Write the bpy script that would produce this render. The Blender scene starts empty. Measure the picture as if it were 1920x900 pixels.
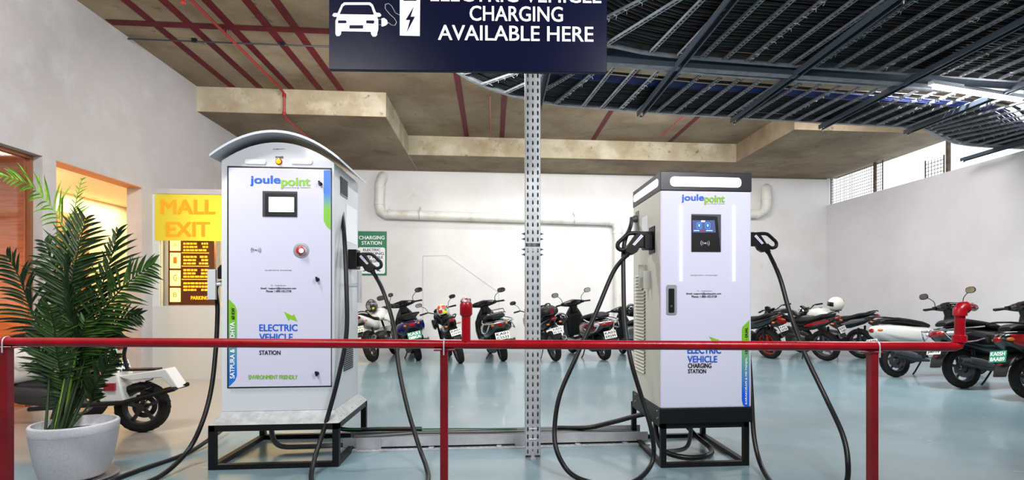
import bpy, math, random
from math import sin, cos, pi, radians, sqrt
from mathutils import Vector, Matrix
random.seed(7)
sc = bpy.context.scene
# ------------------------------------------------------------------ camera, sky, lights, exposure
YAW = radians(5)
CAM = Vector((0, 0, 1.22))
cd = bpy.data.cameras.new('camera'); cam = bpy.data.objects.new('camera', cd)
sc.collection.objects.link(cam); sc.camera = cam
cam.location = CAM; cam.rotation_euler = (pi/2, 0, -YAW)
cd.sensor_width = 36; cd.lens = 18.75; cd.shift_x = -52/1920; cd.shift_y = 110/1920
cd.clip_start = 0.05; cd.clip_end = 200
W = bpy.data.worlds.new('daylight'); sc.world = W; W.use_nodes = True
W.node_tree.nodes['Background'].inputs[0].default_value = (0.93, 0.96, 1.0, 1)
W.node_tree.nodes['Background'].inputs[1].default_value = 2.2
sc.view_settings.view_transform = 'Standard'; sc.view_settings.look = 'None'
sc.view_settings.gamma = 1; sc.view_settings.use_curve_mapping = False
sc.view_settings.exposure = 0.12
def area(name, loc, tgt, size, power, col=(1, 1, 1)):
    l = bpy.data.lights.new(name, 'AREA'); l.shape = 'RECTANGLE'; l.size, l.size_y = size
    l.energy = power; l.color = col
    o = bpy.data.objects.new(name, l); sc.collection.objects.link(o); o.location = loc
    o.rotation_euler = (Vector(tgt)-Vector(loc)).to_track_quat('-Z', 'Y').to_euler(); return o
def point(name, loc, power, col=(1, 1, 1), r=.1):
    l = bpy.data.lights.new(name, 'POINT'); l.energy = power; l.color = col; l.shadow_soft_size = r
    o = bpy.data.objects.new(name, l); sc.collection.objects.link(o); o.location = loc; return o
area('left_wall_fill', (-2.6, 2.6, 4.3), (-5.1, 5.5, 2.6), (1.3, .3), 180, (1, .99, .98))  # extra fill added to brighten the left wall, without a fixture
# lamps of the garage: battens near the camera's bay, over the aisle and over the parking row
area('aisle_batten_light', (-1.9, 0.6, 3.3), (-1.4, 4.5, 1.0), (1.3, .35), 78, (1, .99, 1))
area('aisle_batten_light', (1.7, 0.9, 3.3), (1.6, 4.5, .8), (1.3, .35), 110, (1, .99, 1))
area('bay_batten_light', (-1.5, 6.9, 4.3), (-1.5, 10.5, .5), (2.6, .5), 145, (1, .98, .96))
area('row_batten_light', (2.9, 9.2, 4.5), (2.9, 12.0, 0), (3.4, .5), 200, (1, .98, .96))
area('row_batten_light', (6.5, 8.6, 4.5), (7.5, 10.5, .3), (2.4, .5), 70, (1, .98, .97))
area('far_row_batten_light', (1.5, 12.3, 4.35), (1.5, 11.0, 0), (6.0, .3), 60, (1, .98, .96))
area('lobby_ceiling_panel', (-6.0, 9.3, 2.84), (-6.0, 9.3, 0), (.9, 1.6), 75, (1, .74, .42))
point('lobby_lamp', (-6.2, 7.2, 2.3), 30, (1, .70, .36), .08)
point('lobby_lamp', (-5.5, 5.6, 1.1), 38, (1, .62, .30), .08)
point('vestibule_lamp', (-4.25, 8.80, 2.20), 70, (1, .90, .46), .05)
point('tray_bend_light', (-.25, 5.35, 3.62), 150, (1, 1, 1), .06)

# ------------------------------------------------------------------ picture measurements -> metres
SY, CY = sin(YAW), cos(YAW)
def atd(u, v, d):
    k = (u-1012)/1000
    return Vector((d*(SY+k*CY), d*(CY-k*SY), 1.22+(560-v)/1000*d))
def aty(u, v, Y): return atd(u, v, Y/(CY-(u-1012)/1000*SY))
def atx(u, v, X): return atd(u, v, X/(SY+(u-1012)/1000*CY))
def atz(u, v, Z): return atd(u, v, (1.22-Z)*1000/(v-560))

# ------------------------------------------------------------------ materials
MATS = {}
def lin(c): return tuple(((x/255)/12.92 if x/255 <= .04045 else ((x/255+.055)/1.055)**2.4) for x in c)
def mat(name, rgb, rough=.5, metal=0, mix=None, bump=None, emit=0, trans=0, coat=0, coords='Object', spec=.5, stretch=None):
    """mix=(rgb2, scale, low, high) noise blend; bump=(scale, strength)"""
    if name in MATS: return MATS[name]
    m = bpy.data.materials.new(name); m.use_nodes = True; nt = m.node_tree; b = nt.nodes['Principled BSDF']
    c = (*lin(rgb), 1); b.inputs['Base Color'].default_value = c
    b.inputs['Roughness'].default_value = rough; b.inputs['Metallic'].default_value = metal
    b.inputs['Specular IOR Level'].default_value = spec
    if coat: b.inputs['Coat Weight'].default_value = coat; b.inputs['Coat Roughness'].default_value = .08
    if trans: b.inputs['Transmission Weight'].default_value = trans; b.inputs['IOR'].default_value = 1.45
    if emit: b.inputs['Emission Color'].default_value = c; b.inputs['Emission Strength'].default_value = emit
    tc = nt.nodes.new('ShaderNodeTexCoord'); src = tc.outputs[coords]
    if stretch:
        mp = nt.nodes.new('ShaderNodeMapping'); mp.inputs['Scale'].default_value = stretch
        nt.links.new(src, mp.inputs[0]); src = mp.outputs[0]
    if mix:
        mixes = mix if isinstance(mix, list) else [mix]
        last = None
        for rgb2, scale, lo, hi in mixes:
            n = nt.nodes.new('ShaderNodeTexNoise'); n.inputs['Scale'].default_value = scale; n.inputs['Detail'].default_value = 6
            n.inputs['Roughness'].default_value = .62
            nt.links.new(src, n.inputs[0])
            r = nt.nodes.new('ShaderNodeMapRange'); r.inputs[1].default_value = lo; r.inputs[2].default_value = hi
            nt.links.new(n.outputs[0], r.inputs[0])
            mx = nt.nodes.new('ShaderNodeMix'); mx.data_type = 'RGBA'
            nt.links.new(r.outputs[0], mx.inputs[0])
            if last: nt.links.new(last, mx.inputs[6])
            else: mx.inputs[6].default_value = c
            mx.inputs[7].default_value = (*lin(rgb2), 1); last = mx.outputs[2]
        nt.links.new(last, b.inputs['Base Color'])
    if bump:
        n = nt.nodes.new('ShaderNodeTexNoise'); n.inputs['Scale'].default_value = bump[0]; n.inputs['Detail'].default_value = 5
        nt.links.new(src, n.inputs[0])
        bp = nt.nodes.new('ShaderNodeBump'); bp.inputs['Strength'].default_value = bump[1]; bp.inputs['Distance'].default_value = .02
        nt.links.new(n.outputs[0], bp.inputs['Height']); nt.links.new(bp.outputs[0], b.inputs['Normal'])
    MATS[name] = m; return m
M_FLOOR = mat('blue_grey_epoxy', (118, 144, 154), .28, mix=[((134, 156, 162), 1.2, .4, .65), ((106, 128, 138), .45, .5, .75), ((176, 190, 192), 5, .66, .72), ((90, 104, 112), 9, .68, .78)], bump=(2.5, .12), coat=.25)
M_WALLG = mat('grey_plaster', (176, 172, 172), .8, mix=[((164, 160, 159), .5, .4, .7), ((180, 178, 178), 3, .5, .7)], bump=(40, .12))
M_WALLW = mat('white_plaster', (226, 225, 226), .75, mix=[((214, 212, 210), .6, .45, .7), ((190, 186, 180), 2.2, .66, .8)], bump=(20, .15))
M_WALLR = mat('lilac_white_plaster', (214, 212, 216), .75, mix=[((200, 198, 202), .5, .4, .7), ((150, 148, 150), 14, .74, .78)], bump=(20, .15))
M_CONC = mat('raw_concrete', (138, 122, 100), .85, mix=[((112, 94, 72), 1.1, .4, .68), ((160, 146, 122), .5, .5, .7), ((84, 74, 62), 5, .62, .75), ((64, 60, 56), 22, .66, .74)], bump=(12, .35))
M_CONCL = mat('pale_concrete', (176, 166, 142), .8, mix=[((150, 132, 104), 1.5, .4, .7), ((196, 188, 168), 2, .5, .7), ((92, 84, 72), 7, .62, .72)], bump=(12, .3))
M_RAIL = mat('red_enamel', (158, 4, 22), .3, spec=.35, mix=[((136, 3, 18), 8, .4, .6), ((222, 190, 190), 22, .745, .76)], bump=(60, .06))
M_STRIP = mat('maroon_paint', (84, 12, 24), .6, spec=.2, mix=((98, 18, 30), 6, .4, .6))
M_REDPIPE = mat('red_pipe_paint', (150, 30, 34), .4)
M_GALV = mat('galvanised_steel', (196, 198, 201), .42, .3, mix=((180, 183, 187), 8, .4, .6), bump=(30, .05))
M_DSTEEL = mat('dull_galvanised_steel', (128, 134, 140), .5, .2, mix=((104, 110, 116), 8, .4, .6))
M_CHANN = mat('blue_grey_steel_channel', (52, 62, 74), .55, .1)
M_BLK = mat('black_satin_paint', (10, 10, 12), .45, spec=.35)
M_CBLK = mat('black_rubber_sheath', (15, 15, 18), .4, spec=.4, mix=((28, 27, 28), 9, .5, .7))
M_PLAS = mat('black_plastic', (11, 11, 14), .42, spec=.35, bump=(80, .05))
M_GPLAS = mat('dark_grey_plastic', (48, 49, 52), .5)
M_TYRE = mat('tyre_rubber', (19, 18, 18), .8, spec=.3, mix=((36, 33, 31), 12, .45, .7))
M_CHROME = mat('chrome', (215, 217, 220), .14, 1)
M_ALLOY = mat('alloy', (120, 122, 126), .35, .8)
M_ENGINE = mat('engine_metal', (70, 70, 72), .45, .7)
M_CAB = mat('light_grey_powder_coat', (204, 208, 212), .35, coat=.2)
M_DOOR = mat('glossy_white_vinyl', (206, 206, 226), .22, coat=.5)
M_BEIGE = mat('beige_powder_coat', (208, 208, 196), .42)
M_BLUE = mat('print_blue', (20, 92, 205), .4)
M_GREEN = mat('print_green', (132, 188, 36), .4)
M_INK = mat('print_black', (18, 18, 22), .5)
M_WHITE = mat('print_white', (240, 242, 246), .45)
M_GLASSD = mat('dark_glass', (14, 15, 20), .08, coat=.6)
M_SCREEN = mat('lit_white_screen', (255, 255, 255), .2, emit=1.6)
M_LED = mat('lit_white_led_panel', (250, 252, 255), .3, emit=1.3)
M_RED = mat('tail_lamp_red', (150, 14, 20), .15, coat=.6)
M_AMBER = mat('indicator_amber', (205, 110, 40), .2, coat=.4)
M_CLEAR = mat('clear_lens', (205, 205, 208), .1, .2, coat=.5)
M_MIRR = mat('mirror_glass', (190, 194, 196), .04, 1)
M_PLATEW = mat('white_plate', (228, 230, 226), .4)
M_PLATEG = mat('green_plate', (28, 142, 104), .4)
M_SEAT = mat('black_seat_vinyl', (15, 14, 15), .55, spec=.3, bump=(60, .1))

# ------------------------------------------------------------------ geometry helpers
COL = sc.collection
ORG = {}
class G:
    def __init__(s): s.v = []; s.f = []
    def add(s, vs, fs):
        o = len(s.v); s.v += [Vector(v) for v in vs]; s.f += [tuple(i+o for i in f) for f in fs]; return s
    def bx(s, x0, x1, y0, y1, z0, z1):
        x0, x1 = min(x0, x1), max(x0, x1); y0, y1 = min(y0, y1), max(y0, y1); z0, z1 = min(z0, z1), max(z0, z1)
        return s.add([(x0,y0,z0),(x1,y0,z0),(x1,y1,z0),(x0,y1,z0),(x0,y0,z1),(x1,y0,z1),(x1,y1,z1),(x0,y1,z1)],
                     [(0,3,2,1),(4,5,6,7),(0,1,5,4),(1,2,6,5),(2,3,7,6),(3,0,4,7)])
    def bar(s, a, b, w, h, up=(0,0,1)):
        a, b = Vector(a), Vector(b); t = (b-a).normalized(); u = Vector(up); sd = t.cross(u)
        if sd.length < 1e-4: sd = t.cross(Vector((1,0,0)))
        sd.normalize(); up2 = sd.cross(t)
        vs = [p+sd*(w/2*i)+up2*(h/2*j) for p in (a, b) for i, j in ((-1,-1),(1,-1),(1,1),(-1,1))]
        return s.add(vs, [(3,2,1,0),(4,5,6,7),(0,1,5,4),(1,2,6,5),(2,3,7,6),(3,0,4,7)])
    def loft(s, rings, closed=False, caps=True):
        n = len(rings[0]); vs = [p for r in rings for p in r]; fs = []
        m = len(rings)
        for i in range(m if closed else m-1):
            a = i*n; b = ((i+1) % m)*n
            for j in range(n): k = (j+1) % n; fs.append((a+j, a+k, b+k, b+j))
        if caps and not closed: fs.append(tuple(range(n))[::-1]); fs.append(tuple(range((m-1)*n, m*n)))
        return s.add(vs, fs)
    def tube(s, pts, r, n=8, closed=False, flat=1.0):
        P = [Vector(p) for p in pts]; m = len(P); rings = []; side = None
        for i, p in enumerate(P):
            if closed: t = (P[(i+1) % m]-P[i-1]).normalized()
            else: t = (P[min(i+1, m-1)]-P[max(i-1, 0)]).normalized()
            if side is None:
                ref = Vector((0,0,1)) if abs(t.z) < .9 else Vector((1,0,0)); side = t.cross(ref).normalized()
            else: side = (side-t*side.dot(t)).normalized()
            up = side.cross(t); rr = r[i] if isinstance(r, (list, tuple)) else r
            rings.append([p+side*(cos(2*pi*j/n)*rr)+up*(sin(2*pi*j/n)*rr*flat) for j in range(n)])
        return s.loft(rings, closed)
    def cyl(s, a, b, r, r2=None, n=14):
        return s.tube([a, b], [r, r if r2 is None else r2], n)
    def lathe(s, prof, o, axis=(0,0,1), n=24, caps=True):
        ax = Vector(axis).normalized(); ref = Vector((0,0,1)) if abs(ax.z) < .9 else Vector((1,0,0))
        x = ax.cross(ref).normalized(); y = ax.cross(x); o = Vector(o)
        return s.loft([[o+ax*h+x*(cos(2*pi*j/n)*r)+y*(sin(2*pi*j/n)*r) for j in range(n)] for r, h in prof], caps=caps)
    def blob(s, secs, axis='y', n=16, e=2.6):
        """secs: (centre, half_a, half_b[, exponent]); the outline lies across `axis`"""
        rings = []
        for sec in secs:
            c, a, b = sec[:3]; ee = sec[3] if len(sec) > 3 else e; c = Vector(c); ring = []
            for j in range(n):
                t = 2*pi*j/n; ca, sa = cos(t), sin(t)
                p = (abs(ca)**(2/ee))*(1 if ca >= 0 else -1)*a; q = (abs(sa)**(2/ee))*(1 if sa >= 0 else -1)*b
                ring.append(c+{'y': Vector((p, 0, q)), 'z': Vector((p, q, 0)), 'x': Vector((0, p, q))}[axis])
            rings.append(ring)
        return s.loft(rings)
    def prism(s, poly, nrm, th):
        """flat polygon (3-D points) given a thickness along nrm"""
        P = [Vector(p) for p in poly]; d = Vector(nrm).normalized()*th
        return s.loft([P, [p+d for p in P]])
    def build(s, name, m, parent=None, smooth=False, bevel=0, local=False, mesh=None, tag=None):
        me = bpy.data.meshes.new(name)
        off = Vector((0,0,0))
        if parent is not None and not local: off = ORG.get(parent.name, Vector((0,0,0)))
        me.from_pydata([tuple(v-off) for v in s.v], [], s.f)
        me.materials.append(m); me.update()
        import bmesh
        bm = bmesh.new(); bm.from_mesh(me); bmesh.ops.recalc_face_normals(bm, faces=bm.faces); bm.to_mesh(me); bm.free()
        if smooth:
            me.polygons.foreach_set('use_smooth', [True]*len(me.polygons))
            me.set_sharp_from_angle(angle=radians(smooth if smooth is not True else 42))
        o = bpy.data.objects.new(name, me); COL.objects.link(o)
        if parent is not None: o.parent = parent; ORG[o.name] = off
        if bevel:
            bv = o.modifiers.new('bevel', 'BEVEL'); bv.width = bevel; bv.segments = 2; bv.limit_method = 'ANGLE'; bv.angle_limit = radians(40)
        return o
def props(o, label=None, cat=None, group=None, kind=None):
    if label: o['label'] = label
    if cat: o['category'] = cat
    if group: o['group'] = group
    if kind: o['kind'] = kind
    return o
def thing(name, label, cat, loc, group=None, rot=(0,0,0)):
    o = bpy.data.objects.new(name, None); COL.objects.link(o); o.location = loc; o.rotation_euler = rot
    o.empty_display_size = .1
    ORG[o.name] = Vector(loc); return props(o, label, cat, group)
def structure(name, g, m, parent=None, **k): return props(g.build(name, m, parent, **k), kind='structure')
def ring_pts(poly, n=6):
    """Catmull-Rom through points"""
    P = [Vector(p) for p in poly]; out = []
    for i in range(len(P)-1):
        a = P[max(i-1, 0)]; b = P[i]; c = P[i+1]; d = P[min(i+2, len(P)-1)]
        for j in range(n):
            t = j/n
            out.append(.5*((2*b)+(c-a)*t+(2*a-5*b+4*c-d)*t*t+(3*b-a-3*c+d)*t**3))
    out.append(P[-1]); return out
TXT = {}
def glyphs(s, weight=0):
    if (s, weight) not in TXT:
        cu = bpy.data.curves.new('t', 'FONT'); cu.body = s; cu.offset = weight; cu.resolution_u = 3
        ob = bpy.data.objects.new('t', cu); COL.objects.link(ob)
        dg = bpy.context.evaluated_depsgraph_get(); me = bpy.data.meshes.new_from_object(ob.evaluated_get(dg))
        vs = [v.co.copy() for v in me.vertices]; fs = [tuple(p.vertices) for p in me.polygons]
        x0 = min(v.x for v in vs); x1 = max(v.x for v in vs); y0 = min(v.y for v in vs); y1 = max(v.y for v in vs)
        TXT[(s, weight)] = ([((v.x-x0)/(x1-x0), (v.y-y0)/(y1-y0)) for v in vs], fs)
        bpy.data.objects.remove(ob); bpy.data.curves.remove(cu); bpy.data.meshes.remove(me)
    return TXT[(s, weight)]
def text_on(g, s, bl, br, tl, weight=.02, italic=0):
    """letters stretched onto the parallelogram bottom-left, bottom-right, top-left"""
    bl, br, tl = Vector(bl), Vector(br), Vector(tl); vs, fs = glyphs(s, 0)
    U = br-bl; V = tl-bl; k = weight*1.6*V.length/max(U.length, 1e-6); kv = weight*.9
    N = U.cross(V).normalized()*.0003
    for i, (du, dv) in enumerate(((-k, -kv), (k, -kv), (k, kv), (-k, kv), (0, 0)) if weight else ((0, 0),)):
        g.add([bl+N*i+U*(a*(1-2*k)+k+italic*b+du)+V*(b*(1-2*kv)+kv+dv) for a, b in vs], fs)
    return g
# ------------------------------------------------------------------ the setting
XL, XR, YB, YF = -5.1, 8.95, 13.65, -5.0
SL, SOF = 4.89, 4.46
g = G().bx(-9.5, 14, YF, 15.5, -.12, 0); floor = structure('floor', g, M_FLOOR)
def worn_zone():   # the paint is worn off to bare warm concrete near the lobby doors
    nt = M_FLOOR.node_tree; b = nt.nodes['Principled BSDF']; old = b.inputs['Base Color'].links[0].from_socket
    gp = nt.nodes.new('ShaderNodeNewGeometry'); sp = nt.nodes.new('ShaderNodeSeparateXYZ'); nt.links.new(gp.outputs['Position'], sp.inputs[0])
    fx = nt.nodes.new('ShaderNodeMapRange'); fx.inputs[1].default_value = -1.5; fx.inputs[2].default_value = -3.1; nt.links.new(sp.outputs[0], fx.inputs[0])
    fy = nt.nodes.new('ShaderNodeMapRange'); fy.inputs[1].default_value = 3.6; fy.inputs[2].default_value = 4.7; nt.links.new(sp.outputs[1], fy.inputs[0])
    n = nt.nodes.new('ShaderNodeTexNoise'); n.inputs['Scale'].default_value = 1.1; n.inputs['Detail'].default_value = 8; nt.links.new(gp.outputs['Position'], n.inputs[0])
    a = nt.nodes.new('ShaderNodeMath'); a.operation = 'MULTIPLY'; nt.links.new(fx.outputs[0], a.inputs[0]); nt.links.new(fy.outputs[0], a.inputs[1])
    c = nt.nodes.new('ShaderNodeMath'); c.operation = 'ADD'; nt.links.new(a.outputs[0], c.inputs[0]); nt.links.new(n.outputs[0], c.inputs[1])
    d = nt.nodes.new('ShaderNodeMapRange'); d.inputs[1].default_value = .98; d.inputs[2].default_value = 1.25; nt.links.new(c.outputs[0], d.inputs[0])
    mx = nt.nodes.new('ShaderNodeMix'); mx.data_type = 'RGBA'; nt.links.new(d.outputs[0], mx.inputs[0]); nt.links.new(old, mx.inputs[6])
    mx.inputs[7].default_value = (*lin((168, 160, 148)), 1); nt.links.new(mx.outputs[2], b.inputs['Base Color'])
worn_zone()
# left wall with its two openings
g = G()
for y0, y1, z0, z1 in ((YF, 4.3, 0, SL), (4.3, 6.53, 2.84, SL), (6.53, 6.72, 0, SL), (6.72, 8.24, 2.84, SL), (8.24, YB, 0, SL)):
    g.bx(XL-.2, XL, y0, y1, z0, z1)
structure('wall_left', g, M_WALLG)
structure('wall_front', G().bx(XL-.2, XR+.2, YF-.2, YF, 0, SL), M_WALLW)
structure('wall_back', G().bx(XL-.2, XR+.2, YB, YB+.2, 0, SL), M_WALLW)
structure('wall_right', G().bx(XR, XR+.2, YF, YB, 0, 3.73), M_WALLR)
ceil = structure('ceiling', G().bx(XL-.2, 9.3, YF, YB+.2, SL, SL+.25), M_CONC)
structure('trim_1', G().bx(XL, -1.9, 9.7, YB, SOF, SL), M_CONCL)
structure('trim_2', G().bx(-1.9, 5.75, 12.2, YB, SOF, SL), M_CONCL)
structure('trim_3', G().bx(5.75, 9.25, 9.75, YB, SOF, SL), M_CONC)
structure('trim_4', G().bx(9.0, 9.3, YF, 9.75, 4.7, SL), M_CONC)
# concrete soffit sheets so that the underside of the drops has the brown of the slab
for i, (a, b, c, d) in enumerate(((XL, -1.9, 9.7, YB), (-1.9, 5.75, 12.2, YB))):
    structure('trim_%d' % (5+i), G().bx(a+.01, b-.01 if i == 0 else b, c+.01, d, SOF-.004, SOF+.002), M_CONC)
structure('trim_7', G().bx(-5.0, XR, YB-.02, YB, SOF-.03, SOF-.005), mat('dark_joint', (120, 112, 100), .9))
# maroon strengthening strips on the slab
for u in (436, 488, 547, 601, 640):
    p = aty(u, 166, 9.68); structure('trim_10' if u == 436 else 'trim_10', G().bx(p.x-.055, p.x+.055, -2, 9.66, SL-.006, SL), M_STRIP, ceil)
for u, v in ((875, 253), (941, 256), (1112, 260), (1256, 262)):
    p = aty(u, v, 12.15); structure('trim_10', G().bx(p.x-.05, p.x+.05, 3, 12.15, SL-.006, SL), M_STRIP, ceil)
p = atz(330, 46, SL); structure('trim_10', G().bx(XL+.03, 1.2, p.y-.07, p.y+.07, SL-.009, SL-.006), M_STRIP, ceil)
# thin dark conduit under the slab, red sprinkler pipe with heads
p = atz(440, 82, SL-.05)
t = thing('conduit', 'thin dark conduit crossing the slab above the red stripes', 'conduit', (-4, p.y, SL-.05))
G().tube([(XL+.02, p.y, SL-.04), (1.0, p.y, SL-.04)], .012, 8).build('pipe', M_GPLAS, t, smooth=True)
for x in (-4.2, -3.0, -1.8): G().bx(x-.03, x+.03, p.y-.02, p.y+.02, SL-.05, SL).build('clamp', M_BLK, t)
x0 = aty(532, 176, 9.62).x
t = thing('sprinkler_pipe', 'thin red sprinkler pipe running under the slab and down around the beam', 'pipe', (x0, 8, SL-.1))
zs = SL-.07
G().tube([(x0, -1, zs), (x0, 9.4, zs), (x0, 9.6, zs-.02), (x0, 9.64, zs-.08), (x0, 9.64, SOF+.02), (x0, 9.68, SOF-.06), (x0, 9.8, SOF-.07), (x0, 13.4, SOF-.07)], .02, 10).build('pipe', M_REDPIPE, t, smooth=60)
for z in (zs-.06, SOF-.02): G().cyl((x0, 9.64, z-.03), (x0, 9.64, z+.03), .03).build('elbow_collar', M_REDPIPE, t, smooth=True)
for y in (3.2, 5.0, 6.2, 7.6):
    c = G().cyl((x0, y, zs+.02), (x0, y, SL), .008).build('hanger', M_BLK, t)
for y in (5.0, 6.6):
    h = G(); h.cyl((x0, y, zs-.11), (x0, y, zs-.02), .012); h.build('drop', M_REDPIPE, t)
    G().lathe([(.012, 0), (.03, .01), (.012, .03)], (x0, y, zs-.14)).build('sprinkler_head', mat('sprinkler_red', (220, 40, 40), .3), t)
for u, v, nm in ((920, 235, 'left'), (1240, 240, 'right')):
    p = aty(u, v, 11.6)
    t = thing('sprinkler_drop', 'small red sprinkler pipe stub under the slab, the %s one beyond the cable trays' % nm, 'sprinkler', (p.x, 11.6, SL))
    G().tube([(p.x, 9.5, SL-.07), (p.x, 11.6, SL-.07), (p.x, 11.6, p.z)], .015, 8).build('pipe', M_REDPIPE, t)
    G().lathe([(.012, 0), (.03, .012), (.012, .03)], (p.x, 11.6, p.z-.03)).build('sprinkler_head', M_REDPIPE, t)

# lobby beyond the openings
M_CREAM = mat('cream_paint', (238, 220, 190), .7)
M_BROWN = mat('brown_veneer', (178, 118, 80), .45, mix=((150, 98, 66), 5, .4, .6), bump=(60, .05), stretch=(1, 1, 12))
g = G(); g.bx(-6.75, -6.6, 4.0, 10.6, 0, 2.9); g.bx(-6.6, XL-.2, 10.5, 10.6, 0, 2.9); g.bx(-6.6, -3.3, 10.5, 10.6, 0, 2.9); g.bx(-6.7, XL-.2, 4.0, 4.1, 0, 2.9)
structure('wall_lobby', g, M_CREAM)
structure('ceiling_lobby', G().bx(-6.75, XL-.2, 4.0, 10.6, 2.86, 2.95), M_CREAM)
a = atx(108, 330, -6.55); b = atx(167, 345, -6.55)
structure('trim_11', G().bx(-6.6, -6.55, a.y, b.y, 0, 2.55), M_BROWN)
a = atx(208, 352, -6.56)
d1 = structure('door_2', G().bx(-6.6, -6.57, 8.5, 9.6, 0, 2.5), mat('cream_door', (240, 214, 170), .4))
# first opening: bronze-tinted wooden screen wall behind glass
structure('trim_12', G().bx(-5.82, -5.75, 4.1, 6.53, 0, 2.86), M_BROWN)
structure('trim_13', G().bx(-5.75, -5.72, 4.1, 6.53, 1.64, 1.665), mat('dark_bronze', (80, 45, 28), .4))
structure('trim_14', G().bx(-5.82, XL-.2, 6.53, 6.58, 0, 2.86), M_BROWN)
w = structure('window_1', G().bx(-5.24, -5.23, 4.3, 6.53, 0, 2.84), mat('bronze_glass', (244, 228, 214), .03, trans=1, spec=.5))
G().bx(-5.26, -5.20, 6.49, 6.53, 0, 2.84).build('window_frame', mat('bronze_frame', (150, 100, 70), .35, .5), w)
G().bx(-5.26, -5.20, 4.3, 6.49, 2.8, 2.84).build('window_frame', MATS['bronze_frame'], w)
# camera in the lobby
p = atx(172, 344, -6.5)
t = thing('security_camera', 'small white bullet security camera under the lobby ceiling', 'security camera', (p.x, p.y, p.z))
G().lathe([(.02, 0), (.045, .02), (.045, .16), (.03, .17)], (p.x+.02, p.y, p.z), (.75, -.3, -.25)).build('body', M_WHITE, t, smooth=True)
G().cyl((p.x+.02+.17*.89, p.y-.06, p.z-.055), (p.x+.03+.17*.92, p.y-.063, p.z-.058), .03).build('lens', M_INK, t)
G().cyl((p.x+.03, p.y+.02, p.z), (p.x+.03, p.y+.02, 2.86), .03).build('mount', M_WHITE, t)
# second opening: timber edge under the lintel
structure('trim_15', G().bx(XL-.2, XL+.005, 6.72, 8.24, 2.825, 2.84), mat('terracotta_edge', (190, 120, 80), .6))
# glazed vestibule that stands out from the left wall
VY = 8.49; VX0, VX1 = XL, -3.5
zt = aty(300, 357, VY).z; zf0 = aty(300, 451, VY).z; zsill = aty(350, 574, VY).z
structure('wall_vestibule', G().bx(VX0, VX1, VY, VY+.12, 0, zsill), mat('pale_grey_paint', (196, 198, 194), .6))
structure('trim_16', G().bx(VX0-.0, aty(298, 500, VY).x, VY, VY+.1, zsill, zt), mat('glass_edge_grey', (206, 208, 204), .3))
structure('trim_17', G().bx(VX0, VX1, VY-.01, VY+.12, zt-.05, zt), M_WALLG)
structure('trim_18', G().bx(VX0, VX1, VY, VY+1.9, zt, zt+.03), M_WALLG)
w = structure('window_2', G().bx(aty(298, 500, VY).x, VX1, VY+.04, VY+.05, zsill, zt-.05), mat('clear_glass', (250, 250, 250), .02, trans=1))
# frosted film with letters, lit from behind by the vestibule lamp
def film_mat():
    m = bpy.data.materials.new('frosted_yellow_film'); m.use_nodes = True; nt = m.node_tree; b = nt.nodes['Principled BSDF']
    b.inputs['Base Color'].default_value = (*lin((255, 246, 110)), 1); b.inputs['Roughness'].default_value = .5
    b.inputs['Emission Color'].default_value = (*lin((255, 225, 40)), 1); b.inputs['Emission Strength'].default_value = .04
    tr = nt.nodes.new('ShaderNodeBsdfTranslucent'); tr.inputs[0].default_value = (*lin((255, 248, 150)), 1)
    mx = nt.nodes.new('ShaderNodeMixShader'); mx.inputs[0].default_value = .75
    nt.links.new(b.outputs[0], mx.inputs[1]); nt.links.new(tr.outputs[0], mx.inputs[2]); nt.links.new(mx.outputs[0], nt.nodes['Material Output'].inputs[0])
    return m
xf0 = aty(291, 400, VY).x; xf1 = VX1
t = thing('exit_sign', 'glowing yellow frosted sign reading MALL EXIT on the vestibule glass', 'sign', (xf0, VY, zf0))
G().bx(xf0, xf1, VY-.004, VY-.001, zf0, aty(300, 364, VY).z).build('film', film_mat(), t)
M_ORT = mat('amber_film_letters', (238, 146, 16), .5, emit=.3)
def ftext(g, s, u0, u1, vb, vt, Y, weight=.02, italic=0):
    return text_on(g, s, aty(u0, vb, Y), aty(u1, vb, Y), aty(u0, vt, Y), weight, italic)
g = G(); ftext(g, 'MALL', 301, 404, 402, 374, VY-.008, .03); g.build('lettering', M_ORT, t)
g = G(); ftext(g, 'EXIT', 311, 394, 444, 416, VY-.008, .03); g.build('lettering', M_ORT, t)
# lit floor directory inside
DY = VY+.27
t = thing('floor_directory', 'lit orange floor directory board behind the vestibule glass', 'sign', aty(350, 570, DY))
def rect(g, u0, u1, v0, v1, Y, th=.004):
    a = aty(u0, v1, Y); b = aty(u1, v0, Y); return g.bx(a.x, b.x, Y, Y+th, a.z, b.z)
rect(G(), 316, 402, 430, 572, DY, .05).build('board', mat('directory_back', (96, 40, 12), .4), t)
M_GLOW = mat('lit_warm_panel', (255, 226, 120), .4, emit=2.2); M_GLO2 = mat('lit_amber_text', (255, 176, 30), .4, emit=1.5)
for (v0, v1), s in zip(((448, 470), (474, 503), (507, 536), (540, 566)), ('2', '1', 'G', 'B')):
    rect(G(), 319, 338, v0, v1, DY-.012, .01).build('floor_tile', M_GLOW, t)
    g = G(); ftext(g, s, 325, 332, v1-9, v0+8, DY-.018, .01); g.build('lettering', MATS['amber_film_letters'], t)
random.seed(3)
for k in range(15):
    v = 455+k*6.2
    if k % 4 == 3: rect(G(), 341, 392, v, v+1.4, DY-.008).build('divider', M_GLO2, t); continue
    g = G(); u = 344
    while u < 388:
        wd = random.uniform(3, 8)
        if not 367 < u < 372: rect(g, u, min(u+wd, 390), v, v+3.6, DY-.008)
        u += wd+1.4
    props(g.build('text_row', M_GLO2, t), kind='stuff')
g = G(); ftext(g, 'PARKING', 358, 391, 562, 555, DY-.01, .02); g.build('lettering', M_GLO2, t)

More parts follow.
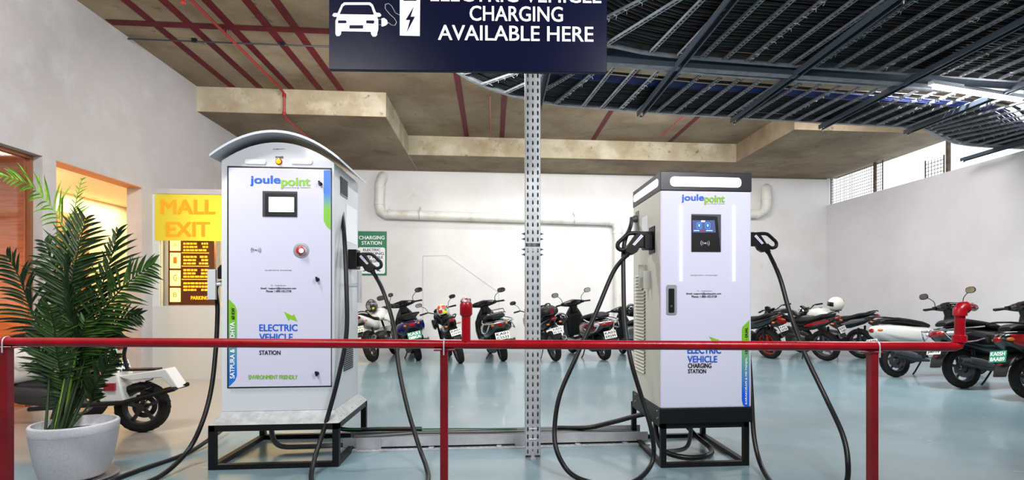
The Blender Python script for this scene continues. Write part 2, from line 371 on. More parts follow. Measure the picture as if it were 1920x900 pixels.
# pvc drain pipes on the back wall
M_PVC = mat('white_pvc', (222, 222, 216), .4, mix=((200, 196, 184), 2.5, .5, .7))
def ypt(u, v, Y=YB-.14): return aty(u, v, Y)
t = thing('drain_pipe', 'long white drain pipe running across the back wall behind the steel column', 'pipe', ypt(712, 400))
A = [ypt(718, 330, YB-.003), ypt(716, 333), ypt(712, 345), ypt(711, 385), ypt(714, 397), ypt(722, 402), ypt(1140, 414), ypt(1152, 417), ypt(1158, 428), ypt(1160, 640)]
G().tube(A, .115, 16).build('pipe', M_PVC, t, smooth=60)
for u, v in ((712, 352), (711, 382), (730, 401), (1138, 414), (1158, 436)):
    a = ypt(u, v); ax = (1, 0, -.03) if u in (730, 1138) else (0, 0, 1)
    G().lathe([(.116, -.03), (.127, -.025), (.127, .025), (.116, .03)], a, ax, 18).build('pipe_collar', M_PVC, t, smooth=True)
for u, v in ((787, 403), (1076, 412)):
    a = ypt(u, v); g = G(); g.tube([a+Vector((0, .13*sin(q), .13*cos(q))) for q in [i*pi/8 for i in range(16)]], .012, 6, closed=True); g.cyl(a+Vector((0, -.02, .1)), a+Vector((0, .12, .21)), .012); g.build('pipe_clamp', M_GALV, t, smooth=True)
t = thing('drain_pipe', 'short white bent drain pipe on the back wall right of the black-topped charger', 'pipe', ypt(1435, 400))
A = [ypt(1437, 352, YB-.003), ypt(1436, 355), ypt(1437, 366), ypt(1437, 385), ypt(1433, 396), ypt(1422, 401), ypt(1330, 402)]
G().tube(A, .115, 16).build('pipe', M_PVC, t, smooth=60)
for p, ax in ((ypt(1437, 372), (0, 0, 1)), (ypt(1420, 401), (1, 0, 0))):
    G().lathe([(.116, -.03), (.127, -.025), (.127, .025), (.116, .03)], p, ax, 18).build('pipe_collar', M_PVC, t, smooth=True)
# patch outline and thin conduit on the back wall
g = G(); M_PATCH = mat('faint_grey_line', (200, 198, 196), .8)
pts = [ypt(793, 655, YB-.004), ypt(793, 480, YB-.004), ypt(838, 479, YB-.004), ypt(935, 548, YB-.004), ypt(937, 655, YB-.004)]
for a, b in zip(pts, pts[1:]): g.bar(a, b, .006, .018)
structure('trim_19', g, M_PATCH)
# green parking sign on the back wall
SYp = YB-.02
t = thing('parking_sign', 'green and white CHARGING STATION notice on the back wall beside the grey charger', 'sign', aty(697, 515, SYp))
rect(G(), 668, 725, 434, 516, SYp, .01).build('panel', mat('sign_green', (22, 118, 78), .4), t)
def rrect(g, u0, u1, v0, v1, Y, r, th=.003):
    a = aty(u0, v1, Y); b = aty(u1, v0, Y); P = []
    for cx, cz, q in ((b.x-r, b.z-r, 0), (a.x+r, b.z-r, 1), (a.x+r, a.z+r, 2), (b.x-r, a.z+r, 3)):
        for k in range(5): an = (q+k/4)*pi/2; P.append((cx+r*cos(an), Y, cz+r*sin(an)))
    return g.prism(P, (0, 1, 0), th)
rrect(G(), 671, 722, 464, 513, SYp-.004, .05).build('white_field', M_WHITE, t)
g = G(); ftext(g, 'CHARGING', 673, 721, 449, 442, SYp-.003, .02); g.build('lettering', M_WHITE, t)
g = G(); ftext(g, 'STATION', 678, 716, 459, 452, SYp-.003, .02); g.build('lettering', M_WHITE, t)
for w_, ua, ub, vb in (('ELECTRIC', 681, 713, 471), ('PARKING', 679, 720, 478), ('ONLY WHILE', 677, 718, 485), ('CHARGING', 681, 714, 492)):
    g = G(); ftext(g, w_, ua, ub, vb, vb-5, SYp-.006); g.build('lettering', M_INK, t)
g = G()
for s_ in (-1, 1):
    c = 697
    g.prism([aty(c+s_*8, 500, SYp-.006), aty(c+s_*17, 509, SYp-.006), aty(c+s_*9, 508, SYp-.006)], (0, 1, 0), .002)
g.build('arrow', MATS['sign_green'], t)

# right side daylight opening: posts and wire mesh on top of the wall
M_POST = mat('rusty_post', (104, 90, 76), .8, mix=((70, 60, 52), 9, .4, .6))
def wpt(u, v, X=XR+.1): return atx(u, v, X)
for u, va, vb, lab in ((1778, 228, 330, 'weathered timber post standing on the right wall in the daylight gap'), (1641, 306, 350, 'short thin post on the right wall beside the wire mesh')):
    a = wpt(u, va); r = .03 if u > 1700 else .025
    t = props(G().bx(a.x-r, a.x+r, a.y-r, a.y+r, 3.73, 4.75 if u > 1700 else SOF).build('fence_post', M_POST), lab, 'post')
M_WIRE = mat('grey_wire', (84, 80, 74), .6, .3)
def mesh_panel(y0, y1, z1, lab):
    t = thing('wire_mesh', lab, 'fence', (XR+.1, y0, 3.73)); g = G(); n = int((y1-y0)/.075)
    for i in range(n+1): y = y0+(y1-y0)*i/n; g.bx(XR+.098, XR+.103, y-.006, y+.006, 3.73, z1)
    for i in range(int((z1-3.73)/.075)+1): z = 3.73+.075*i; g.bx(XR+.098, XR+.103, y0, y1, z-.006, z+.006)
    props(g.build('wire_grid', M_WIRE, t), kind='stuff')
    for y in (y0, y1): G().bx(XR+.09, XR+.11, y-.012, y+.012, 3.73, z1+.02).build('frame_bar', M_WIRE, t)
mesh_panel(wpt(1655, 340).y, 13.6, SOF-.03, 'rusty wire mesh panel filling the corner gap above the right wall')
mesh_panel(wpt(1770, 340).y, wpt(1735, 340).y, 4.1, 'short low wire mesh piece beside the timber post on the right wall')

# ------------------------------------------------------------------ steel column with slots
cx, cy_ = atd(998.5, 856, 4.12).x, atd(998.5, 856, 4.12).y
ccol = thing('steel_column', 'perforated galvanised steel column rising from the floor to the cable trays', 'column', (cx, cy_, 0))
cw = .058
def slotted(x0, x1, z0, z1, cols, pz, sw, sh, Y):
    g = G(); n = int(round((z1-z0)/pz)); W_ = (x1-x0)/cols
    for i in range(n):
        for j in range(cols):
            a0, a1 = x0+j*W_, x0+(j+1)*W_; b0, b1 = z0+i*pz, z0+(i+1)*pz; mx, mz = (a0+a1)/2, (b0+b1)/2
            outer = [(a0, b0), (mx, b0), (a1, b0), (a1, mz), (a1, b1), (mx, b1), (a0, b1), (a0, mz)]
            inner = [(mx-sw*.6, mz-sh), (mx, mz-sh*1.15), (mx+sw*.6, mz-sh), (mx+sw, mz), (mx+sw*.6, mz+sh), (mx, mz+sh*1.15), (mx-sw*.6, mz+sh), (mx-sw, mz)]
            inner = [(mx-sw, mz-sh*.7), (mx, mz-sh), (mx+sw, mz-sh*.7), (mx+sw, mz), (mx+sw, mz+sh*.7), (mx, mz+sh), (mx-sw, mz+sh*.7), (mx-sw, mz)]
            vs = [(p[0], Y, p[1]) for p in outer+inner]
            g.add(vs, [(k, (k+1) % 8, 8+(k+1) % 8, 8+k) for k in range(8)])
    return g
slotted(cx-cw, cx+cw, .02, 1.86-.24+.02, 3, .0571, .0062, .0185, cy_-.03).build('lower_channel_face', M_GALV, ccol)
slotted(cx-cw, cx+cw, 1.645, 3.76, 3, .0571, .0062, .0185, cy_-.03).build('upper_channel_face', M_GALV, ccol)
for s_ in (-1, 1): G().bx(cx+s_*cw-.0015, cx+s_*cw+.0015, cy_-.03, cy_+.03, 0, 3.76).build('channel_flange', M_GALV, ccol)
G().bx(cx-cw, cx+cw, cy_+.028, cy_+.03, 0, 3.76).build('back_face', M_GALV, ccol)
G().bx(cx-cw, cx+cw, cy_-.032, cy_-.03, 1.640, 1.643).build('joint', M_INK, ccol)
for z in (1.56, 1.60, 1.68, 1.72):
    for s_ in (-1, 1): G().lathe([(.010, 0), (.010, .012), (.005, .012), (.004, .026)], (cx+s_*cw, cy_, z), (s_, 0, 0), 6).build('bolt', M_ALLOY, ccol)
G().bx(cx-.02, cx+.02, cy_-.09, cy_-.031, 0, .006).build('foot_bracket', M_GALV, ccol)
G().bx(cx-.013, cx+.013, cy_-.037, cy_-.031, 0, .05).build('foot_bracket', M_GALV, ccol)
for z in (.14, .22): G().bx(cx-.03, cx+.03, cy_-.036, cy_-.032, z, z+.008).build('cable_tie', M_WHITE, ccol)

# ------------------------------------------------------------------ overhead cable trays
def path_len(P):
    L = [0]
    for a, b in zip(P, P[1:]): L.append(L[-1]+(Vector(b)-Vector(a)).length)
    return L
def on_path(P, L, s_):
    for i in range(len(P)-1):
        if s_ <= L[i+1] or i == len(P)-2:
            t = (s_-L[i])/(L[i+1]-L[i]); a, b = Vector(P[i]), Vector(P[i+1]); return a+(b-a)*t, (b-a).normalized()
def offset(P, o):
    out = []
    for i in range(len(P)):
        a = Vector(P[max(i-1, 0)]); b = Vector(P[min(i+1, len(P)-1)]); t = (b-a).normalized(); out.append(Vector(P[i])+Vector((-t.y, t.x))*o)
    return out
def arc(c, r, a0, a1, n=10): return [(c[0]+r*cos(radians(a0+(a1-a0)*i/n)), c[1]+r*sin(radians(a0+(a1-a0)*i/n))) for i in range(n+1)]
def sweep(g, P, w, z0, z1):
    rings = []
    for i in range(len(P)):
        a = P[max(i-1, 0)]; b = P[min(i+1, len(P)-1)]; t = (b-a).normalized(); n = Vector((-t.y, t.x))*(w/2); p = P[i]
        rings.append([(p.x-n.x, p.y-n.y, z0), (p.x+n.x, p.y+n.y, z0), (p.x+n.x, p.y+n.y, z1), (p.x-n.x, p.y-n.y, z1)])
    return g.loft(rings)
ZT = 3.82
M_GALVD = mat('tray_steel', (150, 154, 158), .45, .2, mix=((126, 130, 136), 8, .4, .6))
def tray(label, P, w, z, step, rungmat, railmat, ties):
    P = [Vector(p) for p in P]; t = thing('cable_tray', label, 'cable tray', (P[0].x, P[0].y, z))
    for o in (-w/2, w/2):
        sweep(G(), offset(P, o), .012, z-.01, z+.10).build('side_rail', railmat, t)
        sweep(G(), offset(P, o*(1-.04/w)), .045, z-.012, z-.006).build('rail_flange', railmat, t)
    L = path_len(P); g = G(); n = int(w/.055)
    for s_ in (-1, 1): g.bx(-w/2, w/2, s_*.016-.004, s_*.016+.004, -.012, .012)
    for i in range(n+1): x = -w/2+w*i/n; g.bx(x-.008, x+.008, -.016, .016, -.010, -.006)
    proto = None; s_ = .12; k = 0; tie = G(); rnd = random.Random(5)
    while s_ < L[-1]:
        p, d = on_path(P, L, s_); ang = math.atan2(d.y, d.x)+pi/2
        if proto is None: proto = g.build('rung', rungmat, None); o = proto
        else: o = proto.copy(); COL.objects.link(o)
        o.parent = t; o.location = (p.x-P[0].x, p.y-P[0].y, 0); o.rotation_euler = (0, 0, ang)
        if k % 3 == 1:
            nn = Vector((-d.y, d.x))
            for q in range(ties):
                c = p+nn*(w*(-.45+.9*(q+rnd.random()*.6)/ties))
                tie.bar((c.x-d.x*.02, c.y-d.y*.02, z-.018), (c.x+d.x*.02, c.y+d.y*.02+rnd.uniform(-.01, .01), z-.016), .005, .004)
                tie.bar((c.x+d.x*.02, c.y+d.y*.02, z-.018), (c.x+d.x*rnd.uniform(-.01, .04)+nn.x*rnd.uniform(-.03, .03), c.y+d.y*.02+nn.y*rnd.uniform(-.03, .03), z-.035), .003, .003)
        s_ += step; k += 1
    props(tie.build('cable_tie', mat('tie_nylon', (186, 188, 186), .5), t), kind='stuff')
    return t, P
def cables(P, lo, hi, n, z, m, label, group, r=.014, seed=1):
    rnd = random.Random(seed)
    for i in range(n):
        o = lo+(hi-lo)*(i+.5)/n; Q = offset([Vector(p) for p in P], o); dense = []
        for a, b in zip(Q, Q[1:]):
            k = max(1, int((b-a).length/.55))
            for j in range(k): dense.append(a+(b-a)*j/k)
        dense.append(Q[-1]); rr = r*rnd.uniform(.8, 1.25); zz = z+rnd.uniform(0, .015)
        pts = [(p.x+rnd.uniform(-.006, .006), p.y+rnd.uniform(-.012, .012), zz+rr+rnd.uniform(0, .006)) for p in dense]
        props(G().tube(pts, rr, 5).build('power_cable', m, smooth=True), label, 'cable', group)
M_CAB1 = mat('black_cable_sheath', (17, 17, 20), .5, spec=.35); M_CABB = mat('blue_cable_sheath', (30, 46, 112), .5)
wA = 1.36
# far tray: comes from the camera side (behind the sign), bends right, runs across and bends away at the right
ya = lambda x: 6.47+.07*x-.0
PA = [(-.05, 3.4), (-.05, 4.9)] + arc((1.35, 5.1), 1.40, 180, 94, 9) + [(2.6, ya(2.6)), (4.4, ya(4.4)), (6.2, ya(6.2))]
PA += [(6.6, 6.94), (6.85, 7.02), (7.1, 7.15), (7.4, 7.34), (7.7, 7.53), (7.95, 7.66), (8.2, 7.73), (8.5, 7.77), (9.2, 7.82), (10.6, 7.9)]
tA, PA = tray('wide ladder cable tray with blue and black cables, the far one of the two', PA, wA, ZT, .265, M_GALVD, M_GALVD, 11)
cables(PA, -.10, .64, 20, ZT+.014, M_CAB1, 'black cable lying in the far overhead cable tray', 'black cables in the far tray', .017, 2)
cables(PA, -.02, .62, 14, ZT+.05, M_CAB1, 'black cable lying in the far overhead cable tray', 'black cables in the far tray', .02, 9)
cables(PA, -.30, -.12, 6, ZT+.014, M_CABB, 'blue cable lying in the far overhead cable tray', 'blue cables in the far tray', .012, 3)
cables(PA, -.42, -.36, 2, ZT+.014, M_CAB1, 'black cable lying in the far overhead cable tray', 'black cables in the far tray', .012, 4)
yb = lambda x: 4.72+.055*x
PB = [(1.0-.35, 1.2), (.66, 2.9)] + arc((2.1, 3.35), 1.45, 180, 94, 9) + [(3.4, yb(3.4)), (5.2, yb(5.2)), (7.0, yb(7.0)), (11, yb(11))]
tB, PB = tray('wide ladder cable tray full of black cables, the near one of the two', PB, 1.6, ZT, .265, M_DSTEEL, M_DSTEEL, 12)
cables(PB, -.76, .72, 26, ZT+.014, M_CAB1, 'black cable lying in the near overhead cable tray', 'black cables in the near tray', .018, 5)
cables(PB, -.70, .60, 16, ZT+.055, M_CAB1, 'black cable lying in the near overhead cable tray', 'black cables in the near tray', .026, 6)
tray3 = [(1.6, -.6), (3.5, -.2), (12, 2.9)]
# long bearer between the two trays
g = G(); a = Vector((.66, 5.62, 0)); b = Vector((11, 6.25, 0))
t = thing('tray_bearer', 'long dark steel bearer running between the two cable trays', 'beam', (a.x, a.y, ZT-.05))
G().bar((a.x, a.y, ZT+.02), (b.x, b.y, ZT+.02), .012, .15).build('web', M_CHANN, t)
G().bar((a.x, a.y+.05, ZT-.05), (b.x, b.y+.05, ZT-.05), .11, .008).build('flange', M_DSTEEL, t)
# support channels across
for i, (x, yfar) in enumerate(((.60, 7.20), (2.03, 7.25), (3.44, 7.40), (4.87, 7.55), (6.31, 7.66), (8.6, 9.1))):
    lab = ['support channel under the trays next to the column', 'second support channel under the trays from the column', 'third support channel under the trays from the column',
           'fourth support channel under the trays from the column', 'fifth support channel under the trays, lit pale by the tube lamp', 'support channel under the curved right end of the far tray'][i]
    t = thing('support_channel', lab, 'steel channel', (x, yfar, ZT-.05))
    y0 = 1.0 if x < 8 else 6.2
    G().bx(x-.042, x+.042, y0, yfar, ZT-.022, ZT-.018).build('web', M_CHANN, t)
    for s_ in (-1, 1):
        G().bx(x+s_*.042-.002, x+s_*.042+.002, y0, yfar, ZT-.075, ZT-.018).build('flange', M_CHANN, t)
        G().bx(x+s_*.042, x+s_*.028, y0, yfar, ZT-.077, ZT-.074).build('lip', M_CHANN, t)
    for y in (yfar-.04, (yfar+y0)/2):
        G().cyl((x, y, ZT-.12), (x, y, SL), .006, n=8).build('hanger_rod', M_GALV, t)
        G().lathe([(.016, 0), (.016, .018)], (x, y, ZT-.095), n=6).build('nut', M_BLK, t)
# tube lamp at the right
a = atz(1745, 163, 3.71); b = atz(1918, 190, 3.71)
t = thing('tube_lamp', 'bright fluorescent tube lamp hanging at the trays on the right', 'lamp', (a+b)/2)
G().bar(a+Vector((0, 0, .05)), b+Vector((0, 0, .05)), .07, .05).build('housing', M_WHITE, t)
G().cyl(a+(b-a)*.03, a+(b-a)*.97, .019, n=12).build('tube', mat('lit_tube', (255, 255, 255), .3, emit=30), t, smooth=True)
for k in (.2, .8): c = a+(b-a)*k; G().cyl(c+Vector((0, 0, .07)), (c.x, c.y, SL), .004, n=6).build('suspension_wire', M_GALV, t)
ml = area('tube_lamp_light', (a+b)/2+Vector((0, 0, -.03)), ((a+b)/2+Vector((0, 0, -3))), (1.3, .06), 90)
ml.rotation_euler = (0, 0, math.atan2((b-a).y, (b-a).x))
area('upper_tray_fill', (a+b)/2+Vector((-.2, .3, .55)), (a+b)/2+Vector((-.2, .3, -3)), (1.2, .1), 130)  # extra light added above the tube to brighten its surroundings; no second tube
# ------------------------------------------------------------------ hanging sign
SGY = 3.0
a = aty(617, 130, 3.08); b = aty(1138, 136, 3.0); top = 3.0
t = thing('hanging_sign', 'dark navy hanging board reading ELECTRIC VEHICLE CHARGING AVAILABLE HERE', 'sign', (0, 3.0, a.z))
M_NAVY = mat('navy_printed_film', (9, 14, 38), .3, spec=.1, bump=(9, .03), mix=((18, 15, 42), 2, .4, .7))
UX = (b-a); HT = .95
def sg(u, v, o=0):   # picture position -> board surface
    base = a+UX*((u-617)/521); vb = 130+6*(u-617)/521
    d = (base-CAM).dot(Vector((SY, CY, 0))); return Vector((base.x, base.y-o, base.z+(vb-v)/1000*d))
TLv = 130-HT*1000/3.02
g = G().prism([sg(617, 130), sg(1138, 136), sg(1138, TLv), sg(617, TLv)], (0, 1, 0), .03); g.build('board', M_NAVY, t, bevel=.002)
def stext(g, s, u0, u1, vb, vt, w=.01): return text_on(g, s, sg(u0, vb, .003), sg(u1, vb+(u1-u0)*.012, .003), sg(u0, vt, .003), w)
for s, u0, u1, vb, vt in (('ELECTRIC VEHICLE', 805, 1127, 3, -25), ('CHARGING', 878, 1054, 39.5, 11), ('AVAILABLE HERE', 819, 1112, 75.5, 47)):
    g = G(); stext(g, s, u0, u1, vb, vt); g.build('lettering', M_WHITE, t)
def spoly(P, o=.003, th=.002): return G().prism([sg(u, v, o) for u, v in P], (0, 1, 0), th)
def stube(P, r, o=.003): return G().tube([sg(u, v, o) for u, v in P], r, 6, flat=.3)
# car pictogram
e = spoly([(623, 29), (626, 25), (633, 25), (640, 9), (645, 5), (693, 5), (698, 9), (704, 24), (711, 25), (714, 29), (711, 32), (706, 32), (708, 38), (708, 56), (706, 62), (706, 66), (703, 69), (698, 69), (695, 65), (694, 60), (640, 59), (639, 65), (636, 68), (631, 68), (629, 64), (629, 40), (632, 32), (626, 32)])
e.build('car_pictogram', M_WHITE, t)
for P in ([(637, 27), (643, 13), (647, 10), (691, 10), (695, 13), (700, 28)], [(634, 39), (648, 39), (650, 42), (648, 44), (634, 44)], [(686, 39), (700, 39), (701, 42), (699, 45), (686, 44)], [(655, 48), (680, 48), (680, 54), (655, 54)]):
    spoly(P, .0045, .001).build('pictogram_gap', M_NAVY, t)
spoly([(748, -30), (786, -30), (785, 68), (748, 67)]).build('charger_pictogram', M_WHITE, t)
spoly([(755, -12), (779, -12), (779, 2), (755, 2)], .0045, .001).build('pictogram_gap', M_NAVY, t)
spoly([(774, 13), (759, 38), (767, 38), (761, 61), (776, 32), (768, 32)], .0045, .001).build('bolt_pictogram', M_NAVY, t)
stube(ring_pts([sg(u, v, .003) for u, v in ((748, 29), (740, 25), (733, 12), (725, 7), (721, 14), (730, 28), (740, 38), (741, 46), (735, 48), (727, 44))], 4) and [(748, 29), (740, 25), (733, 12), (727, 7), (721, 9), (721, 17), (730, 28), (738, 35), (742, 42), (739, 48), (733, 48), (727, 43)], .004).build('plug_pictogram', M_WHITE, t)
g = spoly([(726, 44), (722, 48), (717, 50), (714, 50), (714, 35), (719, 34), (724, 38)]); g.v += []; g.build('plug_pictogram', M_WHITE, t)
for v in (37, 47): stube([(708, v), (715, v)], .0035).build('plug_pictogram', M_WHITE, t)
for x in (.12, .88):
    p = a+UX*x; G().cyl((p.x, p.y+.015, a.z+HT), (p.x, p.y+.015, SL), .006, n=8).build('hanger_rod', M_GALV, t)

# ------------------------------------------------------------------ red fire-water rail
R0 = atd(-90, 640.5, 2.76); R1 = atd(1788, 650, 2.65)
t = thing('guard_rail', 'chipped red steel pipe rail on square posts in front of the chargers', 'railing', (0, 2.7, 0))
rr = .0235
c1 = R1+Vector((.0, 0, 0))
up = atd(1799, 637, 2.65)
G().tube([R0, R1, R1+(up-R1)*.5+Vector((.006, 0, -.012)), up], rr, 16).build('rail_pipe', M_RAIL, t, smooth=60)
top_ = atd(1800, 588, 2.65)
G().tube([up, top_], rr*.95, 16).build('riser', M_RAIL, t, smooth=60)
G().lathe([(rr, -.02), (rr*1.35, -.016), (rr*1.35, .016), (rr, .02)], atd(1799, 635, 2.65), n=18).build('collar', M_RAIL, t, smooth=True)
G().tube([atd(1800, 592, 2.65), atd(1800, 582, 2.65), atd(1804, 577, 2.65), atd(1812, 576, 2.65)], rr*1.3, 14).build('elbow', M_RAIL, t, smooth=60)
M_WRAP = mat('clear_wrap', (190, 170, 172), .15, .4, mix=((120, 40, 48), 30, .45, .55), bump=(40, .6))
G().tube([atd(1811, 577, 2.65), atd(1819, 575, 2.65), atd(1828, 577, 2.65), atd(1832, 576, 2.65)], [.014, .02, .018, .01], 8).build('plastic_wrapping', M_WRAP, t)
def rail_at(u):
    k = (u+90)/1878; return R0+(R1-R0)*k
q = rail_at(893)
G().cyl(q, (q.x, q.y, atd(893, 580, 2.7).z), rr*.95, n=16).build('riser', M_RAIL, t, smooth=True)
zt_ = atd(893, 571, 2.7).z
G().lathe([(rr, -.06), (rr*1.35, -.05), (rr*1.35, .0), (rr*1.15, .01)], (q.x, q.y, zt_), n=18).build('collar', M_RAIL, t, smooth=True)
G().blob([((q.x, q.y, zt_), .02, .02), ((q.x-.003, q.y, zt_+.015), .028, .027), ((q.x, q.y, zt_+.03), .024, .022), ((q.x, q.y, zt_+.036), .01, .01)], 'z', 9, 2).build('plastic_wrapping', M_WRAP, t)
for u in (17, 852, 1641):
    q = rail_at(u); d = q.y
    G().bx(q.x-.019, q.x+.019, q.y-.02, q.y+.02, 0, q.z-rr-.004).build('post', mat('red_post_paint', (128, 6, 22), .42, mix=((110, 5, 18), 5, .4, .6)), t, bevel=.002)
    G().bx(q.x-.05, q.x+.05, q.y-.024, q.y+.02, q.z-rr-.009, q.z-rr-.004).build('saddle_plate', MATS['red_post_paint'], t)
    g = G(); sx = .02 if u > 1000 else 0
    P = [(q.x+sx, q.y-rr-.004, q.z-rr-.03), (q.x+sx, q.y-rr-.004, q.z)] + [(q.x+sx, q.y-(rr+.004)*cos(an), q.z+(rr+.004)*sin(an)) for an in (pi/6, pi/3, pi/2, 2*pi/3, 5*pi/6)] + [(q.x+sx, q.y+rr+.004, q.z), (q.x+sx, q.y+rr+.004, q.z-rr-.03)]
    g.tube(P, .0035, 6); g.build('u_bolt', M_GALV, t, smooth=True)

# ------------------------------------------------------------------ grey charger with the arched roof
F1 = 4.10; X0, X1, B1 = -1.985, -1.18, 4.80; ZB, ZTP = .39, 2.25
c1 = thing('charging_station', 'light grey electric vehicle charging cabinet with an arched roof and one screen', 'charging station', ((X0+X1)/2, (F1+B1)/2, 0))
def archz(x, base=2.255, h=.145):
    k = (x-(X0+X1)/2)/((X1-X0)/2); return base+h*(1-k*k)
N = 16
P = [(X0, F1, ZB), (X1, F1, ZB)] + [(X1-(X1-X0)*i/N, F1, archz(X1-(X1-X0)*i/N)-.022) for i in range(N+1)]
cab = G().prism(P, (0, 1, 0), B1-F1).build('cabinet', M_CAB, c1, bevel=.004)
# curved roof
g = G(); rings = []
xa, xb = X0-.035, X1+.06
M_ROOF = mat('grey_roof_sheet', (176, 182, 188), .38, .2)
for i in range(21):
    k = -1+2*i/20; x = (xa+xb)/2+(xb-xa)/2*k; z = 2.235+.185*(1-k*k)
    rings.append([(x, F1-.10, z), (x, B1+.05, z), (x, B1+.05, z+.018), (x, F1-.10, z+.018)])
g.loft(rings).build('roof', M_ROOF, c1, smooth=30)
def f1(u, v, o=0): return aty(u, v, F1-o)
def frect(g, u0, u1, v0, v1, Y, th=.004):
    A = aty(u0, v1, Y); B = aty(u1, v0, Y); return g.bx(A.x, B.x, Y, Y+th, A.z, B.z)
def fpoly(P, Y, th=.002): return G().prism([aty(u, v, Y) for u, v in P], (0, 1, 0), th)
frect(G(), 426, 622, 315, 728, F1-.003).build('door_seal', M_INK, c1)
door = frect(G(), 428.5, 620, 318, 726, F1-.018, .016).build('door', M_DOOR, c1, bevel=.002)
D = F1-.0195
def dt(s, u0, u1, vb, vt, m=M_INK, w=.02, par=door, Y=D, **k): return ftext(G(), s, u0, u1, vb, vt, Y, w, **k).build('lettering', m, par)
# header
for u0, u1 in ((459, 498), (545, 585)): rrect(G(), u0, u1, 299, 307, F1-.008, .014, .008).build('marker_lamp', mat('white_lens', (240, 243, 246), .25), c1)
G().lathe([(.018, 0), (.018, .01), (.013, .02), (.004, .024)], f1(523, 303), (0, -1, 0), 16).build('power_lamp', mat('lit_power_lamp', (255, 120, 20), .3, emit=3.5), c1, smooth=True)
G().lathe([(.024, 0), (.024, .004), (.018, .006)], f1(523, 303), (0, -1, 0), 16, caps=False).build('lamp_bezel', M_RED, c1, smooth=True)
dt('POWER', 516.5, 531.5, 297, 293, par=c1, Y=F1-.002)
dt('joule', 512, 523, 281, 278, M_BLUE, .01, c1, F1-.002); dt('point', 524, 535, 280.5, 278, M_GREEN, .01, c1, F1-.002)
# logo, screen
dt('joule', 469, 526, 349, 329, M_BLUE, .025); dt('point', 527, 582, 354, 333, M_GREEN, .025)
dt('Future Energy Solutions', 532, 582, 353.5, 350.5, M_GPLAS, 0)
fpoly([(607, 319), (620, 319), (620, 432), (612, 424), (607, 414)], D, .001).build('green_stripe', M_GREEN, door)
def grad(name, c0, c1_, z0, z1):
    m = bpy.data.materials.new(name); m.use_nodes = True; nt = m.node_tree; b = nt.nodes['Principled BSDF']; b.inputs['Roughness'].default_value = .4
    gp = nt.nodes.new('ShaderNodeNewGeometry'); sp = nt.nodes.new('ShaderNodeSeparateXYZ'); r = nt.nodes.new('ShaderNodeMapRange')
    r.inputs[1].default_value = z0; r.inputs[2].default_value = z1; mx = nt.nodes.new('ShaderNodeMix'); mx.data_type = 'RGBA'
    mx.inputs[6].default_value = (*lin(c0), 1); mx.inputs[7].default_value = (*lin(c1_), 1)
    nt.links.new(gp.outputs['Position'], sp.inputs[0]); nt.links.new(sp.outputs[2], r.inputs[0]); nt.links.new(r.outputs[0], mx.inputs[0]); nt.links.new(mx.outputs[2], b.inputs[0]); return m
# printed two-colour stripes (green to blue ink)
G1 = grad('printed_green_to_blue', (24, 110, 205), (120, 184, 40), f1(0, 705).z, f1(0, 600).z)
G1b = grad('printed_blue_to_green', (120, 184, 40), (24, 110, 205), f1(0, 385).z, f1(0, 352).z)
for o in [o for o in door.children if o.name.startswith('green_stripe')]: o.data.materials[0] = G1b; o.name = 'colour_stripe'
fpoly([(428.5, 560), (441, 573), (444, 582), (444, 705), (440, 714), (429, 725), (428.5, 725)], D, .001).build('colour_stripe', G1, door)
def vtext(s, uc, vb, vt, hw, Y, m, w=.02):   # lettering that reads upwards
    g = G(); text_on(g, s, aty(uc+hw, vb, Y), aty(uc+hw, vt, Y), aty(uc-hw, vb, Y), w); return g.build('lettering', m, door)
vtext('SATPURA & VINDHYA', 435.5, 710, 604, 4.5, D-.002, M_WHITE)
vtext('60 KW', 437, 599, 577, 3.2, D-.002, M_INK)
frect(G(), 492, 557, 359, 406, D-.004, .006).build('screen_bezel', M_GPLAS, door, bevel=.002)
frect(G(), 497, 555, 363, 404, D-.008, .006).build('screen_frame', M_PLAS, door)
frect(G(), 504, 551, 370, 397, D-.0095, .002).build('screen', M_SCREEN, door)
def wifi(cu, cv, s, Y, m, par):
    g = G(); d = F1/1000*s
    c = aty(cu, cv, Y); g.lathe([(d*1.2, 0), (d*1.2, .001)], c, (0, -1, 0), 10)
    for r in (3, 5.6, 8.4):
        for q in (0, pi): g.tube([(c.x+cos(q+an)*r*d, Y, c.z+sin(q+an)*r*d*.85) for an in [-.7+1.4*k/8 for k in range(9)]], d*.75, 5, flat=.4)
    return g.build('contactless_symbol', m, par)
wifi(480, 469, 1.0, D, M_INK, door)
# emergency stop
g = G().lathe([(.058, 0), (.052, .004), (.038, .004), (.036, .001)], f1(565, 470, .018), (0, -1, 0), 28, caps=False); g.build('stop_recess', mat('grey_recess', (150, 152, 156), .4), door, smooth=True)
G().lathe([(.026, 0), (.026, .014), (.030, .016), (.030, .028), (.022, .034), (.004, .036)], f1(565, 470, .018), (0, -1, 0), 20).build('stop_button', mat('stop_red', (190, 30, 44), .35), door, smooth=True)
G().lathe([(.018, 0), (.018, .002)], f1(565, 470, .0545), (0, -1, 0), 18).build('button_mark', M_WHITE, door)
for u, v in ((601, 345), (596, 524), (595, 700)):
    c = f1(u, v, .018)
    l = G().lathe([(.014, 0), (.014, .012), (.010, .02)], c, (0, -1, 0), 14).build('lock', M_BLK, door, smooth=True)
    G().bar(c+Vector((-.004, -.026, .018)), c+Vector((.004, -.026, -.018)), .012, .012, (0, 1, 0)).build('lock_wing', M_BLK, l)
dt('Scan QR Code For  Download Apps', 497, 547, 508.5, 505.5, w=.0)
dt('On     Google Play Store', 508, 536, 537, 534, w=0)
dt('Email : support@joulepoint.com', 489, 555, 543, 538.5, w=.01)
dt('Phone: 1-800-102-5738', 499, 546, 548, 543.8, w=.01)
